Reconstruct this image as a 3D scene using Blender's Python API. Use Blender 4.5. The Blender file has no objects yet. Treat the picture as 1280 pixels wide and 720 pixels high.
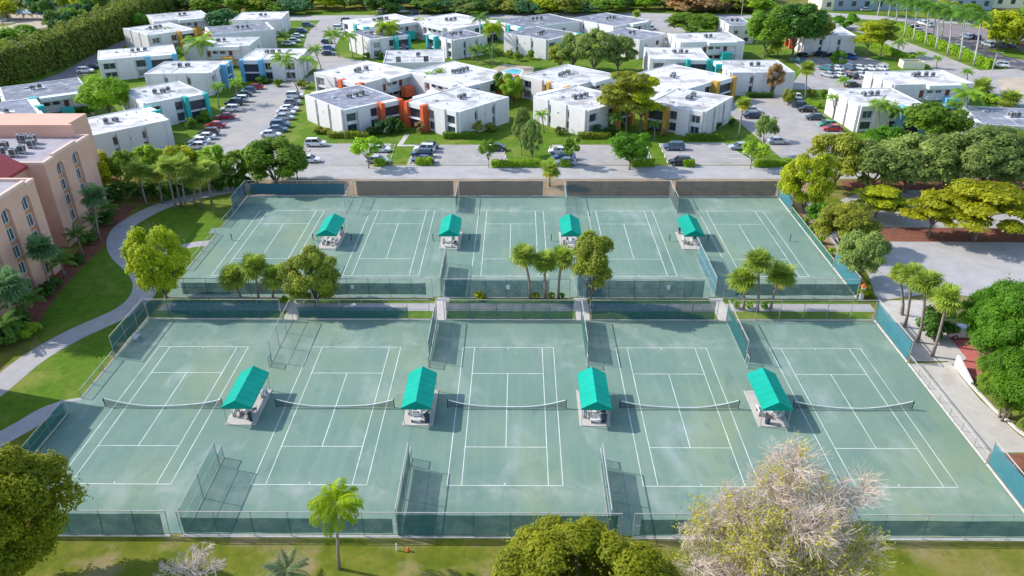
import bpy, math, random
import numpy as np
from mathutils import Vector, Matrix
R = math.radians
PI = math.pi
scene = bpy.context.scene
COL = scene.collection

# ---------------------------------------------------------------- camera, sky, sun, exposure
FPX, CH, CP, CYW, CRO = 956.5, 51.31, 0.5028, 0.0105, 0.003
CX, CY = 1.2924, -66.31
cam = bpy.data.cameras.new('camera'); camo = bpy.data.objects.new('camera', cam); COL.objects.link(camo)
cam.sensor_width = 36.0; cam.lens = FPX / 1280 * 36; cam.clip_start = 0.5; cam.clip_end = 4000
_c, _s, _cp, _sp = math.cos(CYW), math.sin(CYW), math.cos(CP), math.sin(CP)
_r = Vector((_c, _s, 0)); _u = Vector((-_s*_sp, _c*_sp, _cp)); _f = Vector((-_s*_cp, _c*_cp, -_sp))
_cr, _sr = math.cos(CRO), math.sin(CRO)
_r2 = _r*_cr - _u*_sr; _u2 = _r*_sr + _u*_cr
m = Matrix((_r2, _u2, -_f)).transposed().to_4x4(); m.translation = (CX, CY, CH)
camo.matrix_world = m
scene.camera = camo

SUN_EL = R(37.0)
SV = Vector((-0.97*math.cos(SUN_EL), 0.243*math.cos(SUN_EL), math.sin(SUN_EL)))
world = bpy.data.worlds.new('World'); scene.world = world; world.use_nodes = True
wn = world.node_tree.nodes; wl = world.node_tree.links
sky = wn.new('ShaderNodeTexSky'); sky.sky_type = 'NISHITA'; sky.sun_disc = False
sky.sun_elevation = SUN_EL; sky.sun_rotation = math.atan2(SV.x, SV.y)
sky.air_density = 1.0; sky.dust_density = 0.7; sky.ozone_density = 1.0
bg = wn['Background']; bg.inputs['Strength'].default_value = 0.15
wl.new(sky.outputs[0], bg.inputs['Color'])
sun = bpy.data.lights.new('sun', 'SUN'); sun.energy = 2.55; sun.angle = R(0.45); sun.color = (1.0, 0.965, 0.91)
suno = bpy.data.objects.new('sun', sun); COL.objects.link(suno)
suno.rotation_euler = (-SV).to_track_quat('-Z', 'Y').to_euler(); suno.location = SV*200
scene.view_settings.view_transform = 'Standard'; scene.view_settings.look = 'None'
scene.view_settings.exposure = 1.05; scene.view_settings.gamma = 1.0
scene.view_settings.use_curve_mapping = False
scene.cycles.max_bounces = 6; scene.cycles.diffuse_bounces = 3; scene.cycles.transparent_max_bounces = 16

# ---------------------------------------------------------------- helpers
def G(px, py, z=0.0):
    "surveyed photo position (1280 x 720 px) -> world point at height z"
    X = (px-640)/FPX; Y = (360-py)/FPX
    X, Y = X*_cr + Y*_sr, -X*_sr + Y*_cr
    y = _cp + Y*_sp; zz = -_sp + Y*_cp
    wx = X*_c - y*_s; wy = X*_s + y*_c
    t = (z-CH)/zz
    return Vector((CX+wx*t, CY+wy*t, z))
def PJ(p):
    d = Vector(p) - Vector((CX, CY, CH)); f = d.dot(_f)
    return 640+FPX*d.dot(_r2)/f, 360-FPX*d.dot(_u2)/f, f
def HT(px, py, ty):
    b = G(px, py); lo, hi = 0.0, 45.0
    for _ in range(40):
        mm = (lo+hi)/2
        if PJ((b.x, b.y, mm))[1] > ty: lo = mm
        else: hi = mm
    return lo

class MB:
    def __init__(s): s.v = []; s.f = []; s.m = []
    def add(s, vs, fs, mi=0):
        o = len(s.v); s.v += [tuple(p) for p in vs]; s.f += [tuple(i+o for i in f) for f in fs]; s.m += [mi]*len(fs); return s
    def box(s, x0, x1, y0, y1, z0, z1, mi=0):
        s.add([(x0,y0,z0),(x1,y0,z0),(x1,y1,z0),(x0,y1,z0),(x0,y0,z1),(x1,y0,z1),(x1,y1,z1),(x0,y1,z1)],
              [(0,3,2,1),(4,5,6,7),(0,1,5,4),(1,2,6,5),(2,3,7,6),(3,0,4,7)], mi)
        return s
    def obox(s, o, u, n, a0, a1, d0, d1, z0, z1, mi=0):
        "box in a wall frame: along u, outward n"
        P = lambda a, d, z: (o[0]+u[0]*a+n[0]*d, o[1]+u[1]*a+n[1]*d, z)
        s.add([P(a0,d0,z0),P(a1,d0,z0),P(a1,d1,z0),P(a0,d1,z0),P(a0,d0,z1),P(a1,d0,z1),P(a1,d1,z1),P(a0,d1,z1)],
              [(0,1,2,3),(7,6,5,4),(4,5,1,0),(5,6,2,1),(6,7,3,2),(7,4,0,3)], mi)
        return s
    def tube(s, pts, rad, n=6, mi=0, cap=True):
        pts = [Vector(p) for p in pts]; rings = []
        if not hasattr(rad, '__len__'): rad = [rad]*len(pts)
        for i, p in enumerate(pts):
            d = (pts[min(i+1, len(pts)-1)] - pts[max(i-1, 0)]).normalized()
            a = d.cross(Vector((0,0,1)) if abs(d.z) < .9 else Vector((1,0,0))).normalized(); b = d.cross(a)
            rings.append([p + (a*math.cos(2*PI*k/n) + b*math.sin(2*PI*k/n))*rad[i] for k in range(n)])
        vs = [q for r in rings for q in r]; fs = []
        for i in range(len(pts)-1):
            for k in range(n):
                fs.append((i*n+k, i*n+(k+1)%n, (i+1)*n+(k+1)%n, (i+1)*n+k))
        if cap: fs += [tuple(range(n-1,-1,-1)), tuple((len(pts)-1)*n+k for k in range(n))]
        s.add(vs, fs, mi); return s
    def cyl(s, x, y, z0, z1, r0, r1=None, n=12, mi=0):
        return s.tube([(x,y,z0),(x,y,z1)], [r0, r0 if r1 is None else r1], n, mi)
    def quad(s, a, b, c, d, mi=0): s.add([a,b,c,d], [(0,1,2,3)], mi); return s
    def poly(s, pts, z=None, mi=0):
        s.add([(p[0],p[1],p[2] if z is None else z) for p in pts], [tuple(range(len(pts)))], mi); return s
    def mesh(s, name, mats, smooth=False):
        me = bpy.data.meshes.new(name); me.from_pydata(s.v, [], s.f)
        for mt in (mats if isinstance(mats, (list, tuple)) else [mats]): me.materials.append(mt)
        me.polygons.foreach_set('material_index', s.m)
        if smooth: me.polygons.foreach_set('use_smooth', [True]*len(s.f))
        me.update(); return me
def link(name, me, parent=None, loc=None, kind=None):
    o = bpy.data.objects.new(name, me); COL.objects.link(o)
    if parent: o.parent = parent
    if loc is not None: o.location = loc
    if kind: o['kind'] = kind
    return o
def part(name, mb, mat, parent=None, smooth=False): return link(name, mb.mesh(name, mat, smooth), parent)
def tag(o, label, cat, group=None):
    o['label'] = label; o['category'] = cat
    if group: o['group'] = group
    return o
def thing(name, label, cat, loc=(0,0,0), rz=0.0, group=None):
    o = bpy.data.objects.new(name, None); COL.objects.link(o); o.location = loc; o.rotation_euler = (0,0,rz)
    o.empty_display_size = .3
    return tag(o, label, cat, group)
def copy_tree(o, parent=None):
    c = o.copy(); COL.objects.link(c); c.parent = parent
    for ch in CH_OF.get(o.name, []): copy_tree_part(ch, c)
    return c
CH_OF = {}
def note(root):
    "remember the children of a prototype, level by level"
    for o in root.children_recursive: CH_OF.setdefault(o.parent.name, []).append(o)
    return root
def copy_tree_part(o, parent):
    c = o.copy(); COL.objects.link(c); c.parent = parent
    for ch in CH_OF.get(o.name, []): copy_tree_part(ch, c)

# ---------------------------------------------------------------- materials
def nodes(name):
    mt = bpy.data.materials.new(name); mt.use_nodes = True
    nt = mt.node_tree; return mt, nt, nt.nodes, nt.links, nt.nodes['Principled BSDF']
def ramp(n, stops):
    r = n.new('ShaderNodeValToRGB'); e = r.color_ramp.elements
    while len(e) < len(stops): e.new(.5)
    for k, (p, c) in enumerate(stops): e[k].position = p; e[k].color = (*c, 1)
    return r
def noise(n, l, scale, detail=4, rough=.55, coord=None, dist=0.0):
    t = n.new('ShaderNodeTexNoise'); t.inputs['Scale'].default_value = scale; t.inputs['Detail'].default_value = detail
    t.inputs['Roughness'].default_value = rough; t.inputs['Distortion'].default_value = dist
    if coord is not None: l.new(coord, t.inputs['Vector'])
    return t
def mixc(n, l, fac, a, b, mode='MIX'):
    x = n.new('ShaderNodeMix'); x.data_type = 'RGBA'; x.blend_type = mode
    for sock, v in ((x.inputs[0], fac), (x.inputs[6], a), (x.inputs[7], b)):
        if hasattr(v, 'links'): l.new(v, sock)
        elif isinstance(v, (int, float)): sock.default_value = v
        else: sock.default_value = (*v, 1)
    return x.outputs[2]
def geo(n):
    return n.new('ShaderNodeNewGeometry').outputs['Position']
def mat_noise(name, layers, rough=.8, bump=0.0, bscale=8, spec=.3, stretch=None):
    "layers: list of (scale, detail, stops) mixed: first is the base, later ones (scale, detail, lo, hi, colour, amount) patches"
    mt, nt, n, l, b = nodes(name); co = geo(n)
    if stretch:
        mp = n.new('ShaderNodeMapping'); mp.inputs['Scale'].default_value = stretch; l.new(co, mp.inputs['Vector']); co2 = mp.outputs[0]
    else: co2 = co
    sc, de, st = layers[0]
    t = noise(n, l, sc, de, .6, co); c = ramp(n, st); l.new(t.outputs['Fac'], c.inputs[0]); out = c.outputs[0]
    for (sc, de, lo, hi, colr, amt) in layers[1:]:
        t2 = noise(n, l, sc, de, .6, co2, .4); r2 = ramp(n, [(lo,(0,0,0)),(hi,(amt,amt,amt))]); l.new(t2.outputs['Fac'], r2.inputs[0])
        out = mixc(n, l, r2.outputs[0], out, colr)
    l.new(out, b.inputs['Base Color']); b.inputs['Roughness'].default_value = rough; b.inputs['Specular IOR Level'].default_value = spec
    if bump:
        t3 = noise(n, l, bscale, 5, .6, co); bp = n.new('ShaderNodeBump'); bp.inputs['Strength'].default_value = bump
        l.new(t3.outputs['Fac'], bp.inputs['Height']); l.new(bp.outputs[0], b.inputs['Normal'])
    return mt
def plain(name, c, rough=.6, metal=0.0, spec=.4, var=.12, vs=1.5):
    mt, nt, n, l, b = nodes(name)
    t = noise(n, l, vs, 4, .6, geo(n)); d = tuple(x*(1-var) for x in c); e = tuple(min(1, x*(1+var*.6)) for x in c)
    r = ramp(n, [(.3, d), (.7, e)]); l.new(t.outputs['Fac'], r.inputs[0]); l.new(r.outputs[0], b.inputs['Base Color'])
    b.inputs['Roughness'].default_value = rough; b.inputs['Metallic'].default_value = metal; b.inputs['Specular IOR Level'].default_value = spec
    return mt
def seams(mt, amt=.16):
    nt = mt.node_tree; n, l, b = nt.nodes, nt.links, nt.nodes['Principled BSDF']; src = b.inputs['Base Color'].links[0].from_socket
    tc = n.new('ShaderNodeTexCoord'); br = n.new('ShaderNodeTexBrick'); l.new(tc.outputs['Object'], br.inputs['Vector'])
    br.inputs['Scale'].default_value = 1; br.inputs['Brick Width'].default_value = 6.5; br.inputs['Row Height'].default_value = 1.3; br.inputs['Mortar Size'].default_value = .035
    br.inputs['Color1'].default_value = (1,1,1,1); br.inputs['Color2'].default_value = (1-amt*.7,)*3+(1,); br.inputs['Mortar'].default_value = (1-amt*1.6,)*3+(1,)
    l.new(mixc(n, l, 1.0, src, br.outputs['Color'], 'MULTIPLY'), b.inputs['Base Color']); return mt
def toned(mt, lo=.84):
    nt = mt.node_tree; n, l, b = nt.nodes, nt.links, nt.nodes['Principled BSDF']; src = b.inputs['Base Color'].links[0].from_socket
    oi = n.new('ShaderNodeObjectInfo'); r = ramp(n, [(0,(lo,)*3),(1,(1.08,1.04,1.06))]); l.new(oi.outputs['Random'], r.inputs[0])
    l.new(mixc(n, l, 1.0, src, r.outputs[0], 'MULTIPLY'), b.inputs['Base Color']); return mt
def objcol(name, rough=.3, spec=.5, coat=0.0, var=0.0):
    mt, nt, n, l, b = nodes(name); oi = n.new('ShaderNodeObjectInfo'); c = oi.outputs['Color']
    if var:
        t = noise(n, l, .6, 5, .6, geo(n)); r = ramp(n, [(.3,(1-var,)*3),(.7,(1,1,1))]); l.new(t.outputs['Fac'], r.inputs[0])
        c = mixc(n, l, 1.0, c, r.outputs[0], 'MULTIPLY')
    l.new(c, b.inputs['Base Color']); b.inputs['Roughness'].default_value = rough; b.inputs['Specular IOR Level'].default_value = spec
    b.inputs['Coat Weight'].default_value = coat; b.inputs['Coat Roughness'].default_value = .08
    return mt
def seethru(name, c, alpha, rough=.7, var=.12):
    "open weave: a share of the sheet is holes; wire adds a diamond weave"
    mt, nt, n, l, b = nodes(name); b.inputs['Base Color'].default_value = (*c, 1); b.inputs['Roughness'].default_value = rough
    tr = n.new('ShaderNodeBsdfTransparent'); mx = n.new('ShaderNodeMixShader')
    t = noise(n, l, .7, 3, .6, geo(n)); r = ramp(n, [(.3,(alpha*(1-var),)*3),(.7,(min(1,alpha*(1+var*.8)),)*3)]); l.new(t.outputs['Fac'], r.inputs[0])
    l.new(r.outputs[0], mx.inputs[0]); l.new(tr.outputs[0], mx.inputs[1]); l.new(b.outputs[0], mx.inputs[2])
    l.new(mx.outputs[0], n['Material Output'].inputs['Surface']); return mt
def leafmat(name, stops, transl=.5):
    mt, nt, n, l, b = nodes(name); at = n.new('ShaderNodeAttribute'); at.attribute_name = 'tint'
    r = ramp(n, stops); l.new(at.outputs['Fac'], r.inputs[0]); oi = n.new('ShaderNodeObjectInfo')
    c = mixc(n, l, 1.0, r.outputs[0], oi.outputs['Color'], 'MULTIPLY')
    l.new(c, b.inputs['Base Color']); b.inputs['Roughness'].default_value = .55; b.inputs['Specular IOR Level'].default_value = .25
    tl = n.new('ShaderNodeBsdfTranslucent'); l.new(c, tl.inputs['Color']); mx = n.new('ShaderNodeMixShader'); mx.inputs[0].default_value = transl
    l.new(b.outputs[0], mx.inputs[1]); l.new(tl.outputs[0], mx.inputs[2]); l.new(mx.outputs[0], n['Material Output'].inputs['Surface']); return mt

M = {}
M['grass'] = mat_noise('grass', [(.55, 8, [(.3,(.085,.112,.010)),(.5,(.135,.155,.014)),(.7,(.195,.185,.028))]),
                                 (.06, 6, .48, .64, (.23,.19,.055), .85), (.15, 7, .51, .64, (.30,.225,.12), .75), (1.6, 6, .5, .75, (.06,.11,.010), .6)], .9, .35, 3, .1)
M['lawn'] = mat_noise('lawn', [(.8, 8, [(.3,(.065,.135,.010)),(.7,(.125,.205,.015))]),
                               (.11, 6, .50, .66, (.23,.24,.05), .75), (1.8, 6, .5, .75, (.055,.12,.010), .6)], .9, .35, 3, .1)
M['court'] = mat_noise('court', [(.10, 7, [(.28,(.138,.218,.172)),(.5,(.165,.246,.192)),(.75,(.208,.282,.218))]),
                                 (.16, 5, .56, .78, (.36,.41,.385), .8), (.07, 5, .53, .70, (.235,.29,.17), .7), (.5, 8, .55, .75, (.105,.185,.165), .6), (2.5, 6, .55, .8, (.25,.31,.26), .35)], .92, .05, 12, .12, (1,.55,1))
def court_wear(mt):
    nt = mt.node_tree; n, l, b = nt.nodes, nt.links, nt.nodes['Principled BSDF']; src = b.inputs['Base Color'].links[0].from_socket
    co = geo(n); sx = n.new('ShaderNodeSeparateXYZ'); l.new(co, sx.inputs[0])
    def mth(op, a, c=None):
        q = n.new('ShaderNodeMath'); q.operation = op
        for s_, v in zip(q.inputs, (a, c)):
            if v is None: continue
            if hasattr(v, 'links'): l.new(v, s_)
            else: s_.default_value = v
        return q.outputs[0]
    d1 = mth('ABSOLUTE', mth('SUBTRACT', mth('ABSOLUTE', sx.outputs[1]), 12.5)); d2 = mth('ABSOLUTE', mth('SUBTRACT', mth('ABSOLUTE', mth('SUBTRACT', sx.outputs[1], 42.33)), 12.5))
    w = mth('SUBTRACT', 1.0, mth('DIVIDE', mth('MINIMUM', d1, d2), 2.4)); w.node.use_clamp = True
    t = noise(n, l, .45, 7, .65, co, .6); r = ramp(n, [(.42,(0,0,0)),(.66,(.8,.8,.8))]); l.new(t.outputs['Fac'], r.inputs[0])
    out = mixc(n, l, mth('MULTIPLY', w, r.outputs[0]), src, (.30,.345,.29))
    mp = n.new('ShaderNodeMapping'); mp.inputs['Scale'].default_value = (1,.06,1); l.new(co, mp.inputs['Vector'])
    t2 = noise(n, l, 1.1, 5, .6, mp.outputs[0]); r2 = ramp(n, [(.5,(0,0,0)),(.75,(.35,.35,.35))]); l.new(t2.outputs['Fac'], r2.inputs[0])
    out = mixc(n, l, r2.outputs[0], out, (.25,.33,.285)); l.new(out, b.inputs['Base Color'])
court_wear(M['court'])
M['asphalt'] = mat_noise('asphalt', [(.35, 8, [(.3,(.345,.325,.315)),(.7,(.44,.415,.40))]),
                                     (.12, 6, .52, .7, (.45,.41,.36), .6), (.5, 6, .62, .74, (.22,.21,.21), .5), (3, 3, .55, .75, (.30,.285,.275), .4)], .92, .1, 6, .15)
M['lot'] = mat_noise('lot', [(.3, 8, [(.3,(.30,.28,.268)),(.7,(.40,.37,.35))]),
                             (.10, 6, .50, .68, (.43,.37,.30), .65), (.35, 6, .60, .74, (.18,.168,.165), .6)], .92, .1, 6, .15)
M['dark_asphalt'] = mat_noise('dark_asphalt', [(.3, 8, [(.3,(.20,.165,.165)),(.7,(.27,.225,.22))]), (.3, 6, .58, .72, (.25,.22,.2), .6)], .92, .1, 6, .15)
M['concrete'] = mat_noise('concrete', [(.5, 8, [(.3,(.42,.385,.34)),(.7,(.54,.50,.45))]), (.25, 6, .55, .72, (.36,.31,.26), .6), (.8, 5, .6, .75, (.6,.58,.55), .6)], .9, .08, 6, .15)
M['path'] = mat_noise('path', [(.5, 8, [(.3,(.335,.315,.305)),(.7,(.43,.405,.385))]), (.2, 6, .55, .72, (.38,.33,.28), .5)], .9, .08, 6, .15)
M['dirt'] = mat_noise('dirt', [(.5, 8, [(.3,(.24,.165,.10)),(.7,(.36,.26,.16))]), (.3, 6, .55, .7, (.12,.13,.04), .6)], .95, .2, 4, .1)
M['mulch'] = mat_noise('mulch', [(1.2, 8, [(.3,(.16,.065,.045)),(.7,(.27,.11,.07))]), (.4, 5, .55, .7, (.13,.08,.05), .7)], .95, .4, 6, .1)
M['sand'] = mat_noise('sand', [(.3, 8, [(.3,(.40,.32,.24)),(.7,(.52,.43,.33))]), (.2, 5, .55, .7, (.25,.22,.10), .6)], .95, .2, 4, .1)
M['red_paving'] = mat_noise('red_paving', [(.8, 7, [(.3,(.40,.10,.085)),(.7,(.52,.16,.13))]), (.5, 5, .6, .75, (.30,.12,.10), .6)], .85, .05, 6, .2)
M['line'] = plain('line', (.74,.75,.70), .8, var=.30, vs=.5)
M['stucco'] = mat_noise('stucco', [(.4, 7, [(.3,(.64,.615,.595)),(.7,(.72,.695,.67))]), (.9, 6, .60, .8, (.48,.455,.44), .55)], .9, .05, 10, .2, (1,1,.25))
M['stucco_fascia'] = plain('stucco_fascia', (.66,.665,.66), .8, var=.08)
M['roof_white'] = mat_noise('roof_white', [(.35, 8, [(.3,(.57,.565,.555)),(.7,(.72,.712,.70))]), (.22, 8, .48, .62, (.33,.31,.29), .8), (.9, 6, .58, .70, (.25,.24,.23), .7)], .8, .05, 4, .2)
M['roof_grey'] = mat_noise('roof_grey', [(.35, 8, [(.35,(.17,.185,.22)),(.65,(.29,.305,.345))]), (.35, 6, .55, .68, (.52,.52,.54), .75), (.8, 5, .60, .75, (.11,.12,.14), .6)], .8, .05, 4, .2)
seams(M['roof_white'], .14); seams(M['roof_grey'], .2); toned(M['roof_white'], .86); toned(M['roof_grey'], .8); toned(M['stucco'], .92)
M['pink'] = mat_noise('pink', [(.3, 7, [(.3,(.64,.36,.265)),(.7,(.71,.415,.31))]), (.8, 5, .60, .8, (.53,.31,.215), .6)], .9, .04, 10, .2, (1,1,.2))
M['pink_dark'] = plain('pink_dark', (.50,.245,.14), .85, var=.1)
M['pink_trim'] = plain('pink_trim', (.72,.50,.40), .85, var=.08)
M['roof_lav'] = mat_noise('roof_lav', [(.3, 7, [(.3,(.30,.27,.29)),(.7,(.42,.38,.39))]), (.4, 6, .56, .7, (.22,.2,.22), .6)], .85)
M['rooftile'] = plain('rooftile', (.34,.045,.045), .6, var=.25, vs=3)
M['glass'] = plain('glass', (.035,.05,.07), .12, spec=.8, var=.3)
M['glass_blue'] = plain('glass_blue', (.055,.09,.125), .15, spec=.8, var=.4)
M['curtain'] = plain('curtain', (.30,.29,.28), .3, spec=.7, var=.5, vs=2.5)
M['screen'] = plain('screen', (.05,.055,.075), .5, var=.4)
M['frame'] = plain('frame', (.10,.10,.10), .5)
M['white_frame'] = plain('white_frame', (.75,.75,.74), .5)
M['door'] = plain('door', (.16,.05,.04), .6)
M['accent'] = objcol('accent', .75, .3, 0, .12)
M['ac'] = plain('ac', (.42,.43,.44), .5, .2)
M['ac_dark'] = plain('ac_dark', (.09,.095,.10), .5, .2)
M['canopy'] = mat_noise('canopy', [(.5, 6, [(.3,(.004,.295,.205)),(.7,(.008,.35,.25))]), (.9, 5, .6, .8, (.004,.25,.18), .5)], .85, .05, 3, .15)
toned(M['canopy'], .82)
M['galv'] = plain('galv', (.42,.42,.41), .5, .3)
M['rail'] = plain('rail', (.44,.42,.39), .6, .1)
M['dark_metal'] = plain('dark_metal', (.04,.055,.06), .5, .2)
M['curb'] = plain('curb', (.60,.57,.52), .9, var=.2)
M['chain'] = seethru('chain', (.36,.37,.35), .085)
M['chain_green'] = seethru('chain_green', (.03,.22,.18), .32)
M['ws_teal'] = seethru('ws_teal', (.008,.100,.100), .80)
M['ws_blue'] = seethru('ws_blue', (.012,.115,.165), .86)
M['ws_sky'] = seethru('ws_sky', (.035,.175,.210), .84)
M['ws_thin'] = seethru('ws_thin', (.010,.105,.125), .72)
M['ws_brown'] = seethru('ws_brown', (.075,.098,.096), .82, var=.05)
M['net'] = seethru('net', (.02,.022,.022), .5)
M['tape'] = plain('tape', (.80,.80,.78), .7)
M['bark'] = mat_noise('bark', [(3, 6, [(.3,(.13,.10,.075)),(.7,(.26,.21,.165))])], .95, .5, 12, .1)
M['bark_pale'] = mat_noise('bark_pale', [(3, 6, [(.3,(.34,.29,.25)),(.7,(.56,.50,.45))])], .95, .3, 12, .1)
M['twig'] = plain('twig', (.66,.53,.43), .9, var=.25, vs=3)
M['bark_palm'] = mat_noise('bark_palm', [(3, 6, [(.3,(.19,.15,.125)),(.7,(.34,.28,.235))])], .95, .4, 10, .1)
M['bark_royal'] = mat_noise('bark_royal', [(2, 6, [(.3,(.42,.40,.37)),(.7,(.60,.57,.53))])], .9, .2, 10, .1)
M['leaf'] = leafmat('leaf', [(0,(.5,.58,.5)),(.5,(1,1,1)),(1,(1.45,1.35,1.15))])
M['leaf_palm'] = leafmat('leaf_palm', [(0,(.55,.6,.5)),(.45,(1,1,1)),(.78,(1.6,1.5,1.3)),(.8,(3.2,1.9,2.6)),(1,(4.4,2.5,3.6))])
M['paint'] = objcol('paint', .28, .5, .6)
M['car_glass'] = plain('car_glass', (.02,.025,.03), .08, spec=.8, var=.1)
M['tyre'] = plain('tyre', (.02,.02,.02), .8)
M['rim'] = plain('rim', (.45,.45,.46), .35, .6)
M['light_lens'] = plain('light_lens', (.75,.76,.78), .2)
M['tail_lens'] = plain('tail_lens', (.35,.01,.01), .25)
M['bin'] = plain('bin', (.03,.05,.09), .55)
M['plastic_white'] = plain('plastic_white', (.72,.71,.70), .5)
M['plastic_grey'] = plain('plastic_grey', (.33,.31,.32), .6)
M['water'] = plain('water', (.03,.42,.50), .08, spec=.6, var=.08)
M['yellow'] = plain('yellow', (.62,.36,.02), .6)
M['orange'] = plain('orange', (.75,.16,.03), .6)
M['wood_pole'] = plain('wood_pole', (.22,.18,.15), .9, vs=4)
M['blue_wall'] = plain('blue_wall', (.30,.36,.43), .8)
M['cream_wall'] = plain('cream_wall', (.72,.68,.48), .8)

# ---------------------------------------------------------------- ground and surfaces
def sheet(name, mat, pts, z):
    o = part(name, MB().poly([(p[0], p[1]) for p in pts], z), mat); o['kind'] = 'structure'; return o
def psheet(name, mat, px, z): 
    pts = [G(x, y) for x, y in px]
    a = sum(pts[i].x*pts[(i+1)%len(pts)].y - pts[(i+1)%len(pts)].x*pts[i].y for i in range(len(pts)))
    if a < 0: pts = pts[::-1]
    return sheet(name, mat, pts, z)
sheet('ground', M['grass'], [(-1500,-400),(1500,-400),(1500,2500),(-1500,2500)], 0)
sheet('lawn', M['lawn'], [(-150,78),(170,78),(210,262),(-190,262)], .003)
# street, lots, lanes
sheet('dirt_verge', M['dirt'], [(-47,60.2),(55,60.4),(56,69.9),(-47,69.5)], .006)
sheet('street', M['asphalt'], [(-64,69.4),(190,70.1),(190,77.2),(-64,76.6)], .010)
psheet('parking_lot', M['lot'], [(224,209),(246,181),(285,141),(312,108),(345,104),(384,106),(378,120),(373,134),(347,172),(345,178),(354,207.4)], .014)
psheet('parking_lot', M['lot'], [(382,179.5),(489,179.5),(480,206.6),(368,207.2)], .014)
psheet('parking_lot', M['lot'], [(519,181),(628,181),(637,206.6),(508,206.6)], .014)
psheet('parking_lot', M['lot'], [(690,181),(803,181),(814,206.4),(688,206.6)], .014)
psheet('parking_lot', M['lot'], [(823,179),(903,178),(950,206.2),(838,206.4)], .014)
psheet('parking_lot', M['lot'], [(898,130),(936,123),(990,117),(1012,137),(1052,160),(1075,206),(986,206.2),(968,190),(938,165)], .016)
psheet('lane', M['lot'], [(312,108.4),(345,104.4),(372,100),(394,92),(398,78),(378,64),(384,42),(402,24),(447,19),(437,28),(426,46),(414,66),(432,73),(478,80),(468,91),(432,86),(406,96),(384,106.4)], .018)
psheet('parking_lot', M['lot'], [(985,112),(1003,88),(985,72),(1080,71),(1112,80),(1104,92),(1100,112)], .016)
psheet('far_street', M['asphalt'], [(-200,24),(380,19.5),(780,16),(1000,19),(1000,24),(780,21.5),(380,25.5),(-200,31)], .012)
psheet('lane', M['lot'], [(790,21),(835,20),(858,40),(862,56),(838,58),(806,34)], .016)
psheet('lane', M['lot'], [(1000,24),(1090,44),(1140,74),(1190,98),(1260,140),(1330,150),(1330,105),(1270,86),(1225,88),(1170,66),(1110,44),(1040,22)], .020)
psheet('far_street', M['asphalt'], [(1010,14),(1130,22),(1330,30),(1330,36),(1130,27),(1010,20)], .018)
psheet('parking_lot', M['dark_asphalt'], [(1128,26),(1330,40),(1330,96),(1262,86),(1200,62)], .014)
psheet('dry_lawn', M['sand'], [(1246,98),(1300,96),(1330,112),(1275,118),(1252,112)], .024)
psheet('lawn', M['lawn'], [(1232,62),(1262,60),(1300,70),(1300,78),(1262,72)], .024)
psheet('driveway', M['dark_asphalt'], [(40,104),(76,91),(112,71),(154,50),(164,53),(122,76),(112,92),(60,108)], .016)
psheet('sand_yard', M['sand'], [(-60,44),(20,30),(10,15),(140,8),(150,20),(70,40),(56,52),(-60,70)], .014)
psheet('far_lot', M['lot'], [(-80,14),(160,0),(140,-12),(-120,0)], .016)
# right-hand parking and walks
psheet('parking_lot', M['asphalt'], [(1084,338),(1105,300),(1420,306),(1420,372),(1230,372),(1170,366),(1098,376)], .014)
psheet('parking_lot', M['asphalt'], [(1050,250),(1100,232),(1420,238),(1420,287),(1100,285)], .012)
psheet('mulch_bed', M['mulch'], [(1092,284),(1420,287),(1420,304),(1104,302)], .020)
psheet('mulch_bed', M['mulch'], [(1050,226),(1420,222),(1420,237),(1060,238)], .022)
psheet('dirt_strip', M['dirt'], [(974,232),(990,228),(1052,312),(1088,362),(1078,372)], .018)
psheet('sidewalk', M['path'], [(1000,240),(1012,240),(1062,312),(1090,345),(1096,376),(1084,340),(1046,312)], .026)
psheet('sidewalk', M['concrete'], [(1097,376),(1152,375.5),(1157,392),(1172,404),(1208,448),(1196,458),(1184,451.5),(1140,452)], .030)
psheet('sidewalk', M['path'], [(1126,402),(1134,402),(1172,449),(1146,452),(1132,428)], .036)
psheet('red_parking', M['red_paving'], [(1146,401),(1170,398),(1290,440),(1290,500),(1222,478),(1196,452),(1176,428)], .026)
psheet('sand_bed', M['sand'], [(1150,374),(1185,372),(1190,398),(1160,400)], .028)
psheet('concrete_pad', M['concrete'], [(1138,455),(1188,453),(1200,470),(1225,500),(1275,545),(1310,566),(1238,566),(1232,577)], .034)
psheet('mulch_bed', M['mulch'], [(1240,568),(1330,568),(1330,620),(1290,625)], .032)
# left-hand path
PATH = [(-30,505),(0,482),(35,452),(60,436),(95,417),(125,404),(158,389),(178,372),(184,352),(172,335),(152,318),(146,302),(152,285),(175,270),(205,256),(250,244),(320,232)]
def ribbon(name, mat, px, w, z):
    c = [G(x, y) for x, y in px]
    for _ in range(2):
        q = [c[0]]
        for a, b in zip(c, c[1:]): q += [a*.75+b*.25, a*.25+b*.75]
        c = q + [c[-1]]
    mb = MB(); L = []; Rr = []
    for i, p in enumerate(c):
        d = (c[min(i+1,len(c)-1)] - c[max(i-1,0)]).normalized(); nn = Vector((-d.y, d.x, 0))*w/2
        L.append(p+nn); Rr.append(p-nn)
    n = len(c); mb.add([(p.x,p.y,z) for p in L] + [(p.x,p.y,z) for p in Rr], [(n+i, n+i+1, i+1, i) for i in range(n-1)])
    o = part(name, mb, mat); o['kind'] = 'structure'
ribbon('path', M['path'], PATH, 3.3, .022)
ribbon('path', M['path'], [(-30,568),(0,549),(30,533),(60,514),(95,505),(130,506)], 2.6, .026)
ribbon('path', M['path'], [(168,338),(200,320),(236,306),(262,304),(285,300)], 2.0, .018)
ribbon('mulch_bed', M['mulch'], [(0,425),(28,410),(45,385),(62,362),(88,335),(112,312),(132,292),(148,268),(160,258)], 3.2, .012)
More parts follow.
